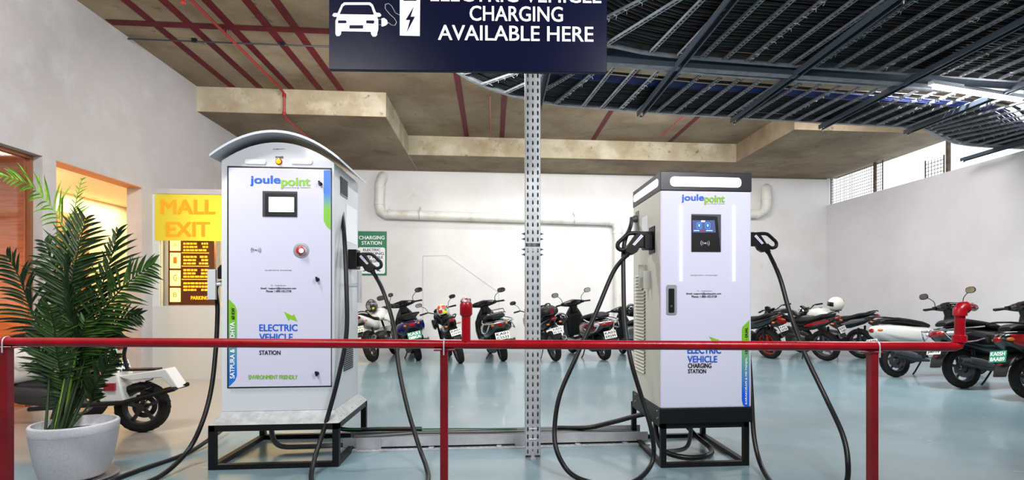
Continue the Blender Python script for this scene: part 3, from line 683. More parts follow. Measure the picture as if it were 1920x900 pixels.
fpoly([(532, 584), (548, 592), (551, 589), (558, 603), (544, 598), (541, 602)], D, .001).build('bolt_mark', M_GREEN, door)
dt('ELECTRIC', 486, 558, 621, 608, M_BLUE); dt('VEHICLE', 486, 549, 639, 625.5, M_BLUE); dt('CHARGING', 486, 542, 652, 643); dt('STATION', 486, 526, 665.5, 657)
dt('ENVIRONMENT FRIENDLY', 466, 558, 711, 703, M_GREEN)
# right side of the grey charger
def sx(u, v, X): return atx(u, v, X)
def side_rect(u0, u1, v0, v1, X, th, ref=None):   # rectangle on a side plane; heights taken at the left column
    A = sx(u0, v0, X); B = sx(u1, v1, X); zt2 = sx(u0, v0, X).z; zb = sx(u0, v1, X).z
    return G().bx(X, X+th, A.y, B.y, zb, zt2)
M_GRID = mat('fine_grille_grey', (120, 124, 128), .5)
fr = side_rect(638, 651, 330, 365, X1, .004).build('filter_panel', M_GRID, c1)
for k in range(9):
    A = sx(638, 330, X1); B = sx(651, 330, X1); z = A.z-.01-k*.014; G().bx(X1+.004, X1+.008, A.y+.005, B.y-.005, z-.003, z+.003).build('louvre', M_INK, fr)
side_rect(649, 669, 382, 452, X1, .002).build('sticker', M_WHITE, c1)
for k in range(12):
    A = sx(644, 668, X1); B = sx(661, 668, X1); z = A.z+.06-k*.016
    G().bx(X1-.001, X1+.007, A.y, B.y, z-.004, z+.004).build('louvre', M_GPLAS if k % 1 else M_INK, c1)
A = sx(657, 487, X1)
hol = G().bx(X1, X1+.07, A.y-.08, A.y+.05, A.z-.08, A.z+.08).build('connector_holster', M_PLAS, c1, bevel=.006)
A = sx(650, 535, X1); G().bx(X1, X1+.003, A.y-.05, A.y+.03, A.z-.05, A.z+.05).build('hook_plate', M_CAB, c1)
G().cyl((X1, A.y, A.z), (X1+.10, A.y, A.z), .016).build('hook_arm', M_CAB, c1, smooth=True)
G().tube([(X1+.10, A.y+.01, A.z-.14), (X1+.10, A.y+.01, A.z+.12)], .035, 14, flat=.5).build('cable_hook', M_CAB, c1, smooth=True)
# left hook
A = aty(400, 533, 4.35); G().bx(A.x-.03, A.x+.03, 4.32, 4.345, aty(400, 562, 4.32).z, aty(400, 505, 4.32).z).build('cable_hook', M_CAB, c1, bevel=.003)
G().cyl((A.x, 4.345, A.z), (X0, 4.345, A.z), .014).build('hook_arm', M_CAB, c1)
G().bx(X0-.07, X0, 4.45, 4.60, A.z+.02, A.z+.18).build('connector_holster', M_PLAS, c1, bevel=.005)
# plinth skirt and black stand
FZ = .318; fx0 = aty(390, 800, 3.98).x; fx1 = aty(635, 800, 3.98).x; fy0, fy1 = 3.98, 4.86
skirt = G().loft([[(fx0, fy0, FZ), (fx1, fy0, FZ), (fx1, fy1, FZ), (fx0, fy1, FZ)], [(X0, F1-.005, ZB), (X1, F1-.005, ZB), (X1, B1, ZB), (X0, B1, ZB)]]).build('plinth', mat('galvanised_plinth', (190, 194, 194), .4, .3, mix=((168, 172, 172), 14, .4, .6)), c1)
for y in (4.12, 4.42, 4.72): G().lathe([(.012, 0), (.012, .01)], (fx1-.03, y, FZ+.018), (.5, 0, .8), 6).build('bolt', M_ALLOY, c1)
def stand(par, x0, x1, y0, y1, z, w=.045):
    s_ = G().bx(x0, x1, y0, y0+w, z-w, z).bx(x0, x1, y1-w, y1, z-w, z).bx(x0, x0+w, y0, y1, z-w, z).bx(x1-w, x1, y0, y1, z-w, z).build('stand_frame', M_BLK, par, bevel=.002)
    for x in (x0, x1-w):
        for y in (y0, y1-w): G().bx(x, x+w, y, y+w, w*.8, z-w).build('leg', M_BLK, s_)
        G().bx(x, x+w, y0, y1, 0, w*.8).build('foot_bar', M_BLK, s_)
    for y in (y0, y1-w): G().bx(x0+w, x1-w, y, y+w, 0, w*.8).build('foot_bar', M_BLK, s_)
stand(c1, fx0, fx1, fy0, fy1, FZ)

# ------------------------------------------------------------------ white charger with the black head band
F2 = 3.75; U0, U1, B2 = 1.195, 1.866, 4.47
def z2(v): return 1.22+(560-v)/1000*3.86
c2 = thing('charging_station', 'white electric vehicle charging cabinet with a black light band on top', 'charging station', ((U0+U1)/2, (F2+B2)/2, 0))
G().bx(U0, U1, F2, B2, z2(764), z2(359)).build('cabinet', M_BEIGE, c2, bevel=.004)
p2 = G().bx(U0-.002, U1+.002, F2-.028, F2, z2(764), z2(359)).build('front_panel', mat('lilac_white_gloss', (212, 212, 232), .2, coat=.5), c2, bevel=.012)
G().bx(U0-.004, U1+.004, F2-.03, B2+.002, z2(359), z2(324)).build('head_band', mat('dark_slate', (32, 33, 40), .35), c2, bevel=.004)
D2 = F2-.0295
rrect(G(), 1257, 1390, 333.5, 349, F2-.036, .028, .008).build('light_bar', M_LED, c2)
A = atx(1190, 380, U0-.004); B = atx(1233, 345, U0-.004); zz0, zz1 = z2(349), z2(334)
g = G(); r_ = (zz1-zz0)/2; ya_, yb_ = F2+.02, B2-.03
Pp = [(U0-.008, yb_-r_-r_*cos(an)*-1, (zz0+zz1)/2+r_*sin(an)) for an in [-pi/2+pi*k/6 for k in range(7)]] + [(U0-.008, ya_+r_-r_*cos(an), (zz0+zz1)/2+r_*sin(an)) for an in [pi/2-pi*k/6 for k in range(7)]]
g.prism(Pp, (1, 0, 0), .006); g.build('light_bar', M_LED, c2)
def d2(s, u0, u1, vb, vt, m=M_INK, w=.02): return ftext(G(), s, u0, u1, vb, vt, D2-.0015, w).build('lettering', m, p2)
d2('joule', 1278, 1320, 380, 364, M_BLUE); d2('point', 1321, 1359, 384, 366, M_GREEN); d2('Future Energy Solutions', 1324, 1359, 383, 381, M_GPLAS, 0)
for u0, u1 in ((1275, 1279), (1374.5, 1378.5)): frect(G(), u0, u1, 386, 527, D2-.003, .004).build('light_strip', M_LED, p2)
frect(G(), 1296.5, 1352, 402, 472, D2-.004, .005).build('screen_bezel', mat('bezel_grey', (70, 72, 82), .4), p2, bevel=.002)
fpoly([(1297.5, 403.5), (1345, 406), (1351, 471), (1297.5, 471)], D2-.008, .004).build('screen_housing', M_PLAS, p2)
fpoly([(1298.5, 413), (1340, 413), (1342, 436), (1299, 436)], D2-.010, .002).build('screen', mat('lit_blue_screen', (74, 84, 128), .2, emit=.5), p2)
M_SC = mat('lit_icon_blue', (150, 190, 240), .3, emit=.9)
for u in (1311, 1327):
    g = rrect(G(), u-5, u+5, 417, 429, D2-.0115, .012, .001); g.build('screen_icon', mat('lit_icon_ring', (60, 120, 210), .3, emit=.8), p2)
    rrect(G(), u-3.6, u+3.6, 418.5, 427.5, D2-.0125, .01, .001).build('screen_icon', mat('lit_icon_dark', (70, 84, 130), .3, emit=.4), p2)
    fpoly([(u-1.6, 420.5), (u+1.6, 420.5), (u+1.2, 425), (u-1.2, 425)], D2-.0135, .001).build('screen_icon', M_SC, p2)
for u0, u1, m in ((1301, 1311, M_SC), (1314, 1321, MATS['stop_red']), (1324, 1336, M_SC)): frect(G(), u0, u1, 431.5, 433, D2-.012, .001).build('screen_icon', m, p2)
frect(G(), 1315, 1322, 413.5, 416, D2-.012, .001).build('screen_icon', M_SCREEN, p2)
wifi(1322, 456, .95, D2-.0095, M_WHITE, p2)
d2('Scan QR Code For  Download Apps', 1295, 1345, 517.5, 515, w=0); d2('On     Google Play Store', 1307, 1335, 547, 544.5, w=0)
d2('Email: support@joulepoint.com', 1287, 1352, 553, 548.5, w=.01); d2('Phone: 1-800-102-5738', 1297, 1344, 558, 553.8, w=.01)
hd = rrect(G(), 1249.5, 1269, 534, 590, D2-.005, .014, .006).build('lock_handle', mat('satin_chrome', (180, 182, 190), .3, .5), p2)
rrect(G(), 1254, 1264.5, 541, 586, D2-.011, .006, .007).build('lever', M_PLAS, hd)
G().lathe([(.008, 0), (.008, .003)], aty(1259, 574, D2-.011), (0, -1, 0), 12).build('keyhole', M_CHROME, hd)
fpoly([(1330, 631), (1346, 637), (1347, 636), (1352, 646), (1340, 643), (1337, 643)], D2-.001, .001).build('bolt_mark', M_GREEN, p2)
d2('ELECTRIC', 1289, 1352, 663, 649, M_BLUE); d2('VEHICLE', 1289, 1345, 679.5, 667, M_BLUE); d2('CHARGING', 1290, 1334, 690, 681); d2('STATION', 1290, 1324, 700, 692)
G2 = grad('printed_band_green_to_blue', (20, 90, 215), (120, 184, 40), z2(740), z2(640))
fpoly([(1405, 600), (1392, 613), (1391, 622), (1391, 750), (1393, 759), (1397, 762), (1405, 762)], D2-.0005, .001).build('colour_stripe', G2, p2)
def v2text(s, vb, vt, m): g = G(); text_on(g, s, aty(1402, vb, D2-.003), aty(1402, vt, D2-.003), aty(1397, vb, D2-.003), .02); g.build('lettering', m, p2)
v2text('KARAKORAM & PIR PANJAL', 758, 670, M_WHITE); v2text('120 KW - DUAL', 663, 614, M_INK)
# left side of the white charger
gU = lambda u, v: atx(u, v, U0)
A, B = gU(1208, 505), gU(1191, 505)
for k in range(30):
    z = z2(512)-k*.0265
    if z < z2(715): break
    top_y1 = A.y if k < 5 else A.y-.04
    G().bx(U0-.001, U0+.004, B.y-.02, top_y1-.02 if False else A.y+.03 if k < 5 else A.y-.03, z-.008, z+.008).build('louvre_slot', M_INK, c2)
    lf = G(); y_a, y_b = B.y-.02, (A.y+.03 if k < 5 else A.y-.03)
    lf.add([(U0-.001, y_a, z+.008), (U0-.001, y_b, z+.008), (U0-.016, y_b, z-.006), (U0-.016, y_a, z-.006)], [(0, 1, 2, 3)]); lf.build('louvre', M_BEIGE, c2)
A = gU(1223, 448); hol2 = G().bx(U0-.006, U0, A.y-.07, A.y+.07, z2(472), z2(420)).build('holster_plate', M_PLAS, c2)
G().bx(U0-.07, U0-.006, A.y-.045, A.y+.045, z2(465), z2(436)).build('connector_holster', M_PLAS, c2, bevel=.006)
gy = A.y
A = gU(1195, 410); G().bx(U0-.004, U0, A.y-.05, A.y+.05, A.z-.11, A.z+.06).build('gland_plate', M_GRID, c2)
G().lathe([(.03, 0), (.03, .03), (.024, .03), (.024, .06)], A+Vector((0, 0, 0)), (-1, 0, -.2), 12).build('cable_gland', M_ALLOY, c2, smooth=True)
glA = A.copy()
A = gU(1207, 400); G().bx(U0-.002, U0, A.y-.11, A.y+.05, z2(440), z2(392)).build('sticker', M_WHITE, c2)
# cable hooks: rounded brackets
A = gU(1216, 518)
g = G(); P = [(U0, A.y-.015, z2(532)), (U0-.09, A.y-.015, z2(532))]
P = [(U0-.11, A.y+.02, z2(535)), (U0, A.y+.02, z2(535)), (U0, A.y+.02, z2(500)), (U0-.04, A.y+.02, z2(480)), (U0-.07, A.y+.02, z2(490)), (U0-.11, A.y+.02, z2(505))]
G().bx(U0-.055, U0, A.y-.05, A.y-.042, z2(540), z2(505)).build('cable_hook', mat('hook_grey', (190, 192, 184), .4), c2, bevel=.003)
G().tube([(U0-.035, A.y+.05, z2(536)), (U0-.035, A.y+.05, z2(492))], .016, 10, flat=2).build('cable_hook', MATS['hook_grey'], c2, smooth=True)
G().prism([(U1, 4.05, z2(533)), (U1+.045, 4.05, z2(533)), (U1+.045, 4.05, z2(495)), (U1+.03, 4.05, z2(482)), (U1, 4.05, z2(478))], (0, 1, 0), .04).build('cable_hook', MATS['hook_grey'], c2)
# black plinth and stand
G().bx(U0-.01, U1+.005, F2-.03, B2, .325, z2(764)).build('plinth', M_BLK, c2, bevel=.004)
for v in (770, 784):
    G().lathe([(.006, 0), (.006, .004)], (U0-.01, F2+.02, z2(v)), (-1, 0, 0), 8).build('bolt', M_CHROME, c2)
    G().lathe([(.006, 0), (.006, .004)], (U0-.01, B2-.1, z2(v)+.01), (-1, 0, 0), 8).build('bolt', M_CHROME, c2)
stand(c2, U0+.01, U1+.0, F2-.0, B2+.12, .322, .04)

# ------------------------------------------------------------------ charging connectors and their cables
def gun(t, u0, v0, s, Y, th=.05):
    def m(u, v, o=0): return aty(u0+s*(u-655), v0+abs(s)*(v-487), Y-o)
    body = G().prism([m(u, v, th/2) for u, v in ((652, 473), (674, 473), (686, 478), (696, 493), (703, 501), (701, 507), (691, 511), (683, 506), (679, 499), (652, 500))], (0, 1, 0), th)
    b_ = body.build('connector_body', M_PLAS, t, bevel=.006)
    G().tube(ring_pts([m(u, v) for u, v in ((671, 477), (690, 476), (699, 478), (708, 486), (714, 492), (714, 500), (706, 503), (697, 497))], 4), .0135*abs(s), 10).build('handle', M_PLAS, b_, smooth=60)
    st = G().prism([m(u, v, th/2+.003) for u, v in ((677, 478), (691, 494), (687.5, 496), (673.5, 481))], (0, 1, 0), .002).build('maker_sticker', M_WHITE, b_)
    g = G(); text_on(g, 'joulepoint', m(675.5, 482, th/2+.005), m(688, 495.2, th/2+.005), m(677, 479.5, th/2+.005), .0); g.build('lettering', M_BLUE, b_)
    G().tube([m(692, 500), m(698, 508), m(701, 513)], [.024, .022, .018], 10).build('strain_relief', M_PLAS, b_, smooth=60)
    return m(700, 511)
def charging_cable(label, gunargs, pts, r=.0165):
    p0 = Vector(gunargs and aty(gunargs[0], gunargs[1], gunargs[3]) or pts[0])
    t = thing('charging_cable', label, 'charging cable', (p0.x, p0.y, p0.z))
    if gunargs:
        e = gun(t, *gunargs); pts = [e]+pts
    G().tube(ring_pts(pts, 8), r, 12).build('cable', M_CBLK, t, smooth=60)
    return t
def cp(*a_): return [atd(*q) for q in a_]
A = sx(657, 487, X1)
charging_cable('black cable with plug holstered on the right side of the grey charger', (655, 487, 1.0, A.y-.02), cp((718, 545, 4.35), (738, 610, 4.2), (748, 690, 4.1), (764, 765, 4.0), (785, 835, 3.9), (800, 878, 3.72), (801, 905, 3.5), (770, 960, 3.03), (690, 985, 2.84), (618, 950, 3.1), (585, 905, 3.5), (590, 860, 3.75), (612, 790, 3.88), (636, 700, 3.95), (650, 620, 4.0), (649, 520, 4.05), (646, 450, 4.12), (641, 395, 4.25), (640, 384, 4.4)))
charging_cable('black cable with plug holstered on the left side of the grey charger', None, [Vector((X0-.07, 4.5, 1.22+.035*4.3))] + cp((407, 535, 4.22), (408, 580, 4.2), (405, 650, 4.15), (396, 730, 4.05), (378, 795, 3.95), (350, 848, 3.85), (300, 893, 3.6), (240, 912, 3.43), (205, 905, 3.5), (260, 882, 3.74), (320, 862, 4.0), (360, 845, 4.2), (395, 822, 4.45), (425, 800, 4.8)))
g = G(); t = thing('charging_plug', 'black plug resting behind the hook on the left of the grey charger', 'plug', (X0-.08, 4.45, 1.3))
G().prism([aty(u, v, 4.42) for u, v in ((394, 523), (389, 545), (388, 551), (392, 554), (400, 550), (400, 515))], (0, 1, 0), .05).build('handle', M_PLAS, t, bevel=.008)
G().prism([aty(u, v, 4.3) for u, v in ((407, 503), (412, 496), (416, 496), (416, 523), (407, 523))], (0, 1, 0), .05).build('connector_body', M_PLAS, t, bevel=.008)
charging_cable('looping black cable with plug holstered on the left side of the white charger', (1228, 450, -1.17, gy), cp((1150, 510, 4.02), (1118, 585, 3.95), (1080, 670, 3.85), (1050, 740, 3.8), (1040, 800, 3.75), (1044, 845, 3.68), (1068, 886, 3.62), (1110, 905, 3.5), (1160, 910, 3.46), (1200, 896, 3.58), (1224, 862, 3.7), (1222, 810, 3.72), (1203, 745, 3.78), (1184, 680, 3.82), (1172, 610, 3.9), (1169, 530, 3.98), (1170, 460, 4.06), (1182, 425, 4.12))+[glA+Vector((-.05, 0, -.01))])
charging_cable('black cable with plug holstered on the right side of the white charger', (1396, 449, 1.0, 4.02), cp((1462, 520, 4.05), (1482, 590, 3.95), (1510, 665, 3.85), (1548, 745, 3.7), (1580, 815, 3.5), (1590, 870, 3.4), (1585, 910, 3.4), (1555, 945, 3.1), (1500, 945, 3.1), (1455, 915, 3.36), (1428, 875, 3.7), (1414, 820, 3.85), (1409, 740, 3.95), (1406, 690, 4.02), (1400, 620, 4.12), (1392, 520, 4.2), (1388, 440, 4.22))+[Vector((U1+.06, 4.28, 1.86)), Vector((U1, 4.28, 1.85))])
M_FLEX = mat('grey_flexible_conduit', (120, 122, 124), .5)
def loose(label, pts, r, m=M_CBLK, nm='supply_cable'):
    return props(G().tube(ring_pts(pts, 7), r, 10).build(nm, m, smooth=60), label, 'cable')
loose('grey flexible conduit dropping under the grey charger', [Vector((-1.78, 4.55, .31)), Vector((-1.79, 4.5, .15)), Vector((-1.7, 4.42, .05)), Vector((-1.5, 4.42, .035)), Vector((-1.2, 4.45, .035))], .02, M_FLEX)
loose('thick black supply cable curving from under the grey charger to the trunking', [Vector((-1.65, 4.6, .31)), Vector((-1.5, 4.6, .22)), Vector((-1.25, 4.58, .13)), Vector((-.95, 4.56, .13)), Vector((-.6, 4.58, .12))], .018)
loose('thin green earth wire curving under the grey charger', [Vector((-1.6, 4.5, .31)), Vector((-1.45, 4.5, .18)), Vector((-1.2, 4.55, .135)), Vector((-.3, 4.56, .12)), Vector((.2, 4.5, .12))], .005, mat('green_wire', (20, 100, 60), .5))
loose('thick black supply cable rising from the trunking to the white charger', [Vector((.55, 4.55, .11)), Vector((.8, 4.5, .12)), Vector((1.0, 4.42, .18)), Vector((1.25, 4.3, .27)), Vector((1.45, 4.2, .29))], .02)
loose('black cable coil lying under the white charger', [Vector((1.3, 4.2, .3)), Vector((1.27, 4.05, .15)), Vector((1.3, 3.95, .06)), Vector((1.45, 3.88, .03)), Vector((1.62, 3.92, .03)), Vector((1.72, 4.1, .03)), Vector((1.66, 4.3, .1)), Vector((1.5, 4.35, .29))], .02)
loose('grey flexible conduit bending down under the white charger', [Vector((1.55, 4.1, .31)), Vector((1.55, 4.08, .18)), Vector((1.48, 4.0, .07)), Vector((1.3, 3.98, .05))], .016, M_FLEX)
# floor trunking
t = thing('cable_trunking', 'low galvanised cable trunking on the floor between the two chargers', 'trunking', (0, 4.4, 0))
G().bx(-1.2, 1.3, 4.40, 4.403, .02, .10).build('side_wall', M_GALV, t); G().bx(-1.2, 1.3, 4.64, 4.643, .02, .10).build('side_wall', M_GALV, t)
G().bx(-1.2, 1.3, 4.40, 4.643, .02, .024).build('base', M_GALV, t)
g = slotted(-1.2, 1.3, 0, .05, 50, .05, .017, .006, 0); g.v = [Vector((v.x, 4.34+v.z, .012)) for v in g.v]; g.build('slotted_lip', M_GALV, t)
G().bx(-1.2, 1.3, 4.335, 4.34, 0, .012).build('lip_edge', M_GALV, t)
for x in (-1.0, .28): G().bx(x-.1, x+.1, 4.395, 4.3995, .01, .09).build('joint_plate', M_GALV, t)
for i, x in enumerate((-1.1, -.5, .05, .7, 1.1)): G().bx(x-.02, x+.02, 4.34, 4.64, 0, .018).build('foot', M_GALV, t)
for k in range(5): props(G().tube([(-1.15, 4.45+.035*k, .06+.01*(k % 2)), (-.6, 4.46+.03*k, .09), (0, 4.45+.035*k, .085), (.6, 4.46+.03*k, .09), (1.25, 4.45+.035*k, .06)], .013, 6).build('supply_cable', M_CBLK if k % 3 else M_FLEX, smooth=True), 'dusty supply cable lying in the floor trunking between the chargers', 'cable', 'cables in the floor trunking')
# ------------------------------------------------------------------ potted palm
px, py = -2.825, 3.88
t = thing('potted_palm', 'tall potted palm in a ribbed light grey pot at the left', 'potted plant', (px, py, 0))
M_POT = mat('speckled_pot', (200, 200, 204), .7, mix=((176, 176, 182), 220, .5, .6), bump=(60, .1))
prof = [(.12, .015), (.16, .02)]
for k in range(56):
    z = .03+k*.0053; f = min(1, (z-.02)/.30); r = .165+.072*(f**.55); prof.append((r+(.0022 if k % 2 else -.0008), z))
prof += [(.238, .335), (.242, .375), (.236, .385), (.222, .385), (.215, .33), (.20, .31), (.0, .31)]
G().lathe(prof, (px, py, 0), n=56, caps=False).build('pot', M_POT, t, smooth=60)
G().lathe([(.0, .312), (.2, .316), (.21, .30)], (px, py, 0), n=24, caps=False).build('soil', mat('dark_soil', (60, 52, 46), .95, bump=(30, .6)), t)
G().lathe([(.0, .0), (.17, .0), (.215, .022), (.222, .024), (.218, .014), (.17, .0)], (px+.03, py-.01, .001), n=40, caps=False).build('saucer', mat('grey_saucer', (176, 172, 168), .4), t, smooth=True)
LEAF = [mat('palm_leaf_%s' % n, c, .55, mix=(c2, 14, .35, .65), spec=.3) for n, c, c2 in (('dark', (42, 66, 28), (26, 48, 20)), ('mid', (62, 94, 32), (38, 66, 26)), ('bright', (116, 158, 44), (78, 120, 34)))]
M_STEM = mat('palm_stem', (34, 52, 26), .6, spec=.2)
rnd = random.Random(11)
def frond(pts, t0, ln, tone, nleaf=24, d0=3.86, dz=0, droop=.5, tilt=0., sides=(1, 1), wid=.011, ang=.9):
    n = len(pts); P = [atd(u, v, d0+dz*i/(n-1)) for i, (u, v) in enumerate(pts)]
    P[0] = Vector((px+(P[0].x-px)*.6, py+rnd.uniform(-.06, .06), .31))
    C = ring_pts(P, 8); L = path_len(C); m = len(C)
    f = G().tube(C, [.0085*(1-.78*i/(m-1)) for i in range(m)], 6).build('frond', M_STEM if tone < 2 else LEAF[2], t, smooth=True)
    g = G(); LW = ln*3.86/1000
    for i in range(nleaf):
        k = t0+(1-t0)*(i+.5)/nleaf; s_ = L[-1]*k
        j = max(i2 for i2 in range(len(L)-1) if L[i2] <= s_); q = (s_-L[j])/(L[j+1]-L[j]+1e-9)
        p = C[j]+(C[j+1]-C[j])*q; T = (C[min(j+1, m-1)]-C[max(j-1, 0)]).normalized()
        prof_ = sin(pi*(.16+.80*(i+.5)/nleaf))**.6
        N = Vector((SY+tilt, CY, rnd.uniform(-.25, .25))).normalized(); S = T.cross(N).normalized()
        for sd, on in ((1, sides[0]), (-1, sides[1])):
            if not on: continue
            l = LW*prof_*on*rnd.uniform(.9, 1.08); a_ = ang*(1-.35*(i/nleaf))+rnd.uniform(-.06, .06)
            D_ = (S*sd*sin(a_)+T*cos(a_)-N*rnd.uniform(-.25, .35)).normalized()
            pts_ = [p]; cur = D_.copy()
            for h in range(4):
                cur = (cur+Vector((0, 0, -droop*.16))).normalized(); pts_.append(pts_[-1]+cur*(l/4))
            wv = D_.cross(N).normalized(); ws = [.45, 1, 1, .7, 0]; vs = []; fs = []
            for h, pp in enumerate(pts_):
                ww = wid*ws[h]; up = N*(-ww*.5)
                vs += [pp-wv*ww+up, pp-up*.2, pp+wv*ww+up]
            for h in range(4):
                b = h*3; fs += [(b, b+1, b+4, b+3), (b+1, b+2, b+5, b+4)]
            g.add(vs, fs)
    g.build('leaflets', LEAF[tone], f, smooth=True)
frond([(136, 800), (138, 620), (150, 520), (118, 420), (62, 352), (4, 328)], .46, 66, 2, 30, droop=1.3, dz=.05, sides=(.55, 1), wid=.008)
frond([(146, 800), (150, 600), (136, 480), (140, 395), (154, 334)], .50, 34, 2, 26, sides=(.6, 1), wid=.005, dz=.1)
frond([(152, 800), (160, 650), (180, 570), (203, 500), (222, 432)], .40, 74, 0, 30, sides=(.5, 1), ang=.75, dz=.05)
frond([(150, 800), (164, 660), (190, 590), (238, 532), (290, 494)], .36, 66, 1, 30, ang=.85, dz=-.05, droop=.8)
frond([(128, 800), (92, 660), (60, 585), (36, 520), (14, 480)], .34, 74, 0, 30, droop=1.0, dz=-.1)
frond([(140, 800), (137, 640), (134, 540), (146, 470), (162, 408)], .34, 84, 0, 36, droop=.25, dz=-.15, ang=1.15)
frond([(138, 800), (142, 640), (138, 560), (128, 500), (120, 440)], .36, 66, 1, 30, droop=.3, dz=-.05, ang=1.1)
frond([(130, 800), (120, 742), (108, 668), (100, 605), (92, 572)], .28, 52, 1, 32, droop=.2, dz=-.35, ang=1.15)
frond([(126, 800), (112, 740), (96, 700), (76, 660), (62, 632)], .30, 46, 0, 24, droop=.6, dz=-.2, ang=1.0)
frond([(163, 800), (168, 758), (176, 728), (196, 694), (220, 664)], .32, 44, 0, 22, droop=.2, dz=-.25, ang=.7)
frond([(150, 800), (158, 720), (178, 650), (216, 606), (262, 590)], .40, 52, 0, 26, droop=.7, dz=.05)
frond([(142, 800), (140, 650), (130, 560), (127, 480)], .42, 30, 0, 22, droop=.1, dz=-.3, ang=.35, wid=.014)
frond([(146, 800), (148, 700), (152, 640), (160, 600)], .45, 60, 1, 22, droop=.6, dz=-.1, ang=1.2)
frond([(138, 800), (128, 690), (122, 620), (104, 520), (84, 452)], .42, 62, 0, 28, droop=.7, dz=.12, ang=1.0)
for u0, u1 in ((118, 112), (126, 132), (134, 138), (141, 143), (147, 150), (154, 160), (161, 166)):
    a = atd(u0, 800, 3.86); b = atd(u1, 660, 3.86+rnd.uniform(-.06, .06))
    G().tube([(px+(a.x-px)*.7, py+rnd.uniform(-.05, .05), .30), (a+b)/2, b], [.013, .011, .008], 7).build('stem', M_STEM, t, smooth=True)

# ------------------------------------------------------------------ two-wheelers
# local frame: rear contact patch at the origin, +Y forward, +X right, Z up
def wheel(par, y, R, w, spokes=5, rim=None, name='wheel', x=0, disc=True):
    rim = rim or M_ALLOY; r0 = R-w*.78
    pr = [(r0, -w*.36), (R-w*.42, -w*.5), (R-w*.12, -w*.38), (R-w*.01, -w*.15), (R, 0), (R-w*.01, w*.15), (R-w*.12, w*.38), (R-w*.42, w*.5), (r0, w*.36)]
    t_ = G().lathe(pr+[pr[0]], (x, y, R), (1, 0, 0), 30, caps=False).build(name, M_TYRE, par, smooth=True, local=True)
    g = G(); g.lathe([(r0+.003, -w*.34), (r0-.014, -w*.30), (r0-.014, w*.30), (r0+.003, w*.34)], (x, y, R), (1, 0, 0), 30, caps=False)
    g.cyl((x-w*.42, y, R), (x+w*.42, y, R), R*.16, n=14)
    for k in range(spokes):
        a_ = 2*pi*k/spokes+.3; c_, s_ = cos(a_), sin(a_)
        g.bar((x, y+c_*R*.12, R+s_*R*.12), (x, y+c_*(r0-.005), R+s_*(r0-.005)), R*.13, w*.22, (1, 0, 0))
    if disc: g.lathe([(R*.26, w*.30), (R*.46, w*.30), (R*.46, w*.34), (R*.26, w*.34)], (x, y, R), (1, 0, 0), 24, caps=False)
    g.build('rim', rim, t_, smooth=True, local=True)
    # tread grooves
    g = G()
    for k in range(26):
        a_ = 2*pi*k/26; c_, s_ = cos(a_), sin(a_)
        for sd in (-1, 1): g.bar((x+sd*w*.06, y+c_*(R-.001), R+s_*(R-.001)), (x+sd*w*.38, y+cos(a_+.07)*(R-w*.13), R+sin(a_+.07)*(R-w*.13)), .006, .006, (0, c_, s_))
    props(g.build('tread', M_TYRE, t_, local=True), kind='stuff')
    return t_
def plate(par, c, w, h, l1, l2, m=M_PLATEW, tilt=.2, ink=None):
    c = Vector(c); U = Vector((w/2, 0, 0)); V = Vector((0, sin(tilt)*h/2, cos(tilt)*h/2)); N = Vector((0, -cos(tilt), sin(tilt)))
    g = G().prism([c-U-V, c+U-V, c+U+V, c-U+V], N, .004)
    p = g.build('number_plate', m, par, local=True); O = N*.0055; g = G()
    text_on(g, l1, c-U*.86+V*.12+O, c+U*.86+V*.12+O, c-U*.86+V*.82+O, .025); text_on(g, l2, c-U*.86-V*.82+O, c+U*.86-V*.82+O, c-U*.86-V*.12+O, .025)
    g.build('lettering', ink or M_INK, p, local=True); return p
def mirror(par, base, head, m=M_BLK, glass=M_MIRR, rw=.062, rh=.04, round_=False):
    base, head = Vector(base), Vector(head); mid = Vector((base.x+(head.x-base.x)*.25, (base.y+head.y)/2+.02, base.z+(head.z-base.z)*.7))
    s_ = G().tube(ring_pts([base, mid, head+Vector((0, .01, -.01))], 4), .006, 7).build('mirror', m, par, smooth=True, local=True)
    g = G(); e = 2.0 if round_ else 2.6
    g.blob([(head+Vector((0, .03, 0)), rw*.4, rh*.4, e), (head+Vector((0, .018, 0)), rw*.85, rh*.85, e), (head+Vector((0, 0, 0)), rw, rh, e), (head+Vector((0, -.004, 0)), rw*.95, rh*.95, e)], 'y', 18)
    h_ = g.build('mirror_head', m, s_, smooth=True, local=True)
    G().blob([(head+Vector((0, -.0045, 0)), rw*.86, rh*.86, e), (head+Vector((0, -.006, 0)), rw*.86, rh*.86, e)], 'y', 18).build('mirror_glass', glass, s_, local=True)
def grips(par, x, y, z, dy=-.06, dz=-.01, r=.016, lever=True):
    for sd in (-1, 1):
        g_ = G().tube([(sd*x*.55, y, z), (sd*x, y+dy, z+dz)], r, 10).build('grip', M_BLK, par, smooth=True, local=True)
        if lever: G().tube([(sd*x*.55, y+.03, z-.005), (sd*x*.75, y+.035, z-.012), (sd*x*.98, y+dy+.035, z+dz-.012)], .006, 6).build('brake_lever', M_ALLOY, g_, smooth=True, local=True)
def stand_leg(par, y=.35, side=-1):
    G().tube([(side*.08, y, .22), (side*.16, y-.04, .08), (side*.22, y-.05, .012)], .011, 7).build('side_stand', M_BLK, par, smooth=True, local=True)
def paint(name, rgb, rough=.22): return mat(name, rgb, rough, coat=.6)
P_WHT = paint('white_bike_paint', (226, 226, 222)); P_BLK = paint('black_bike_paint', (16, 17, 20)); P_PUR = paint('purple_bike_paint', (36, 22, 52)); P_BLU = paint('blue_bike_paint', (34, 34, 108))
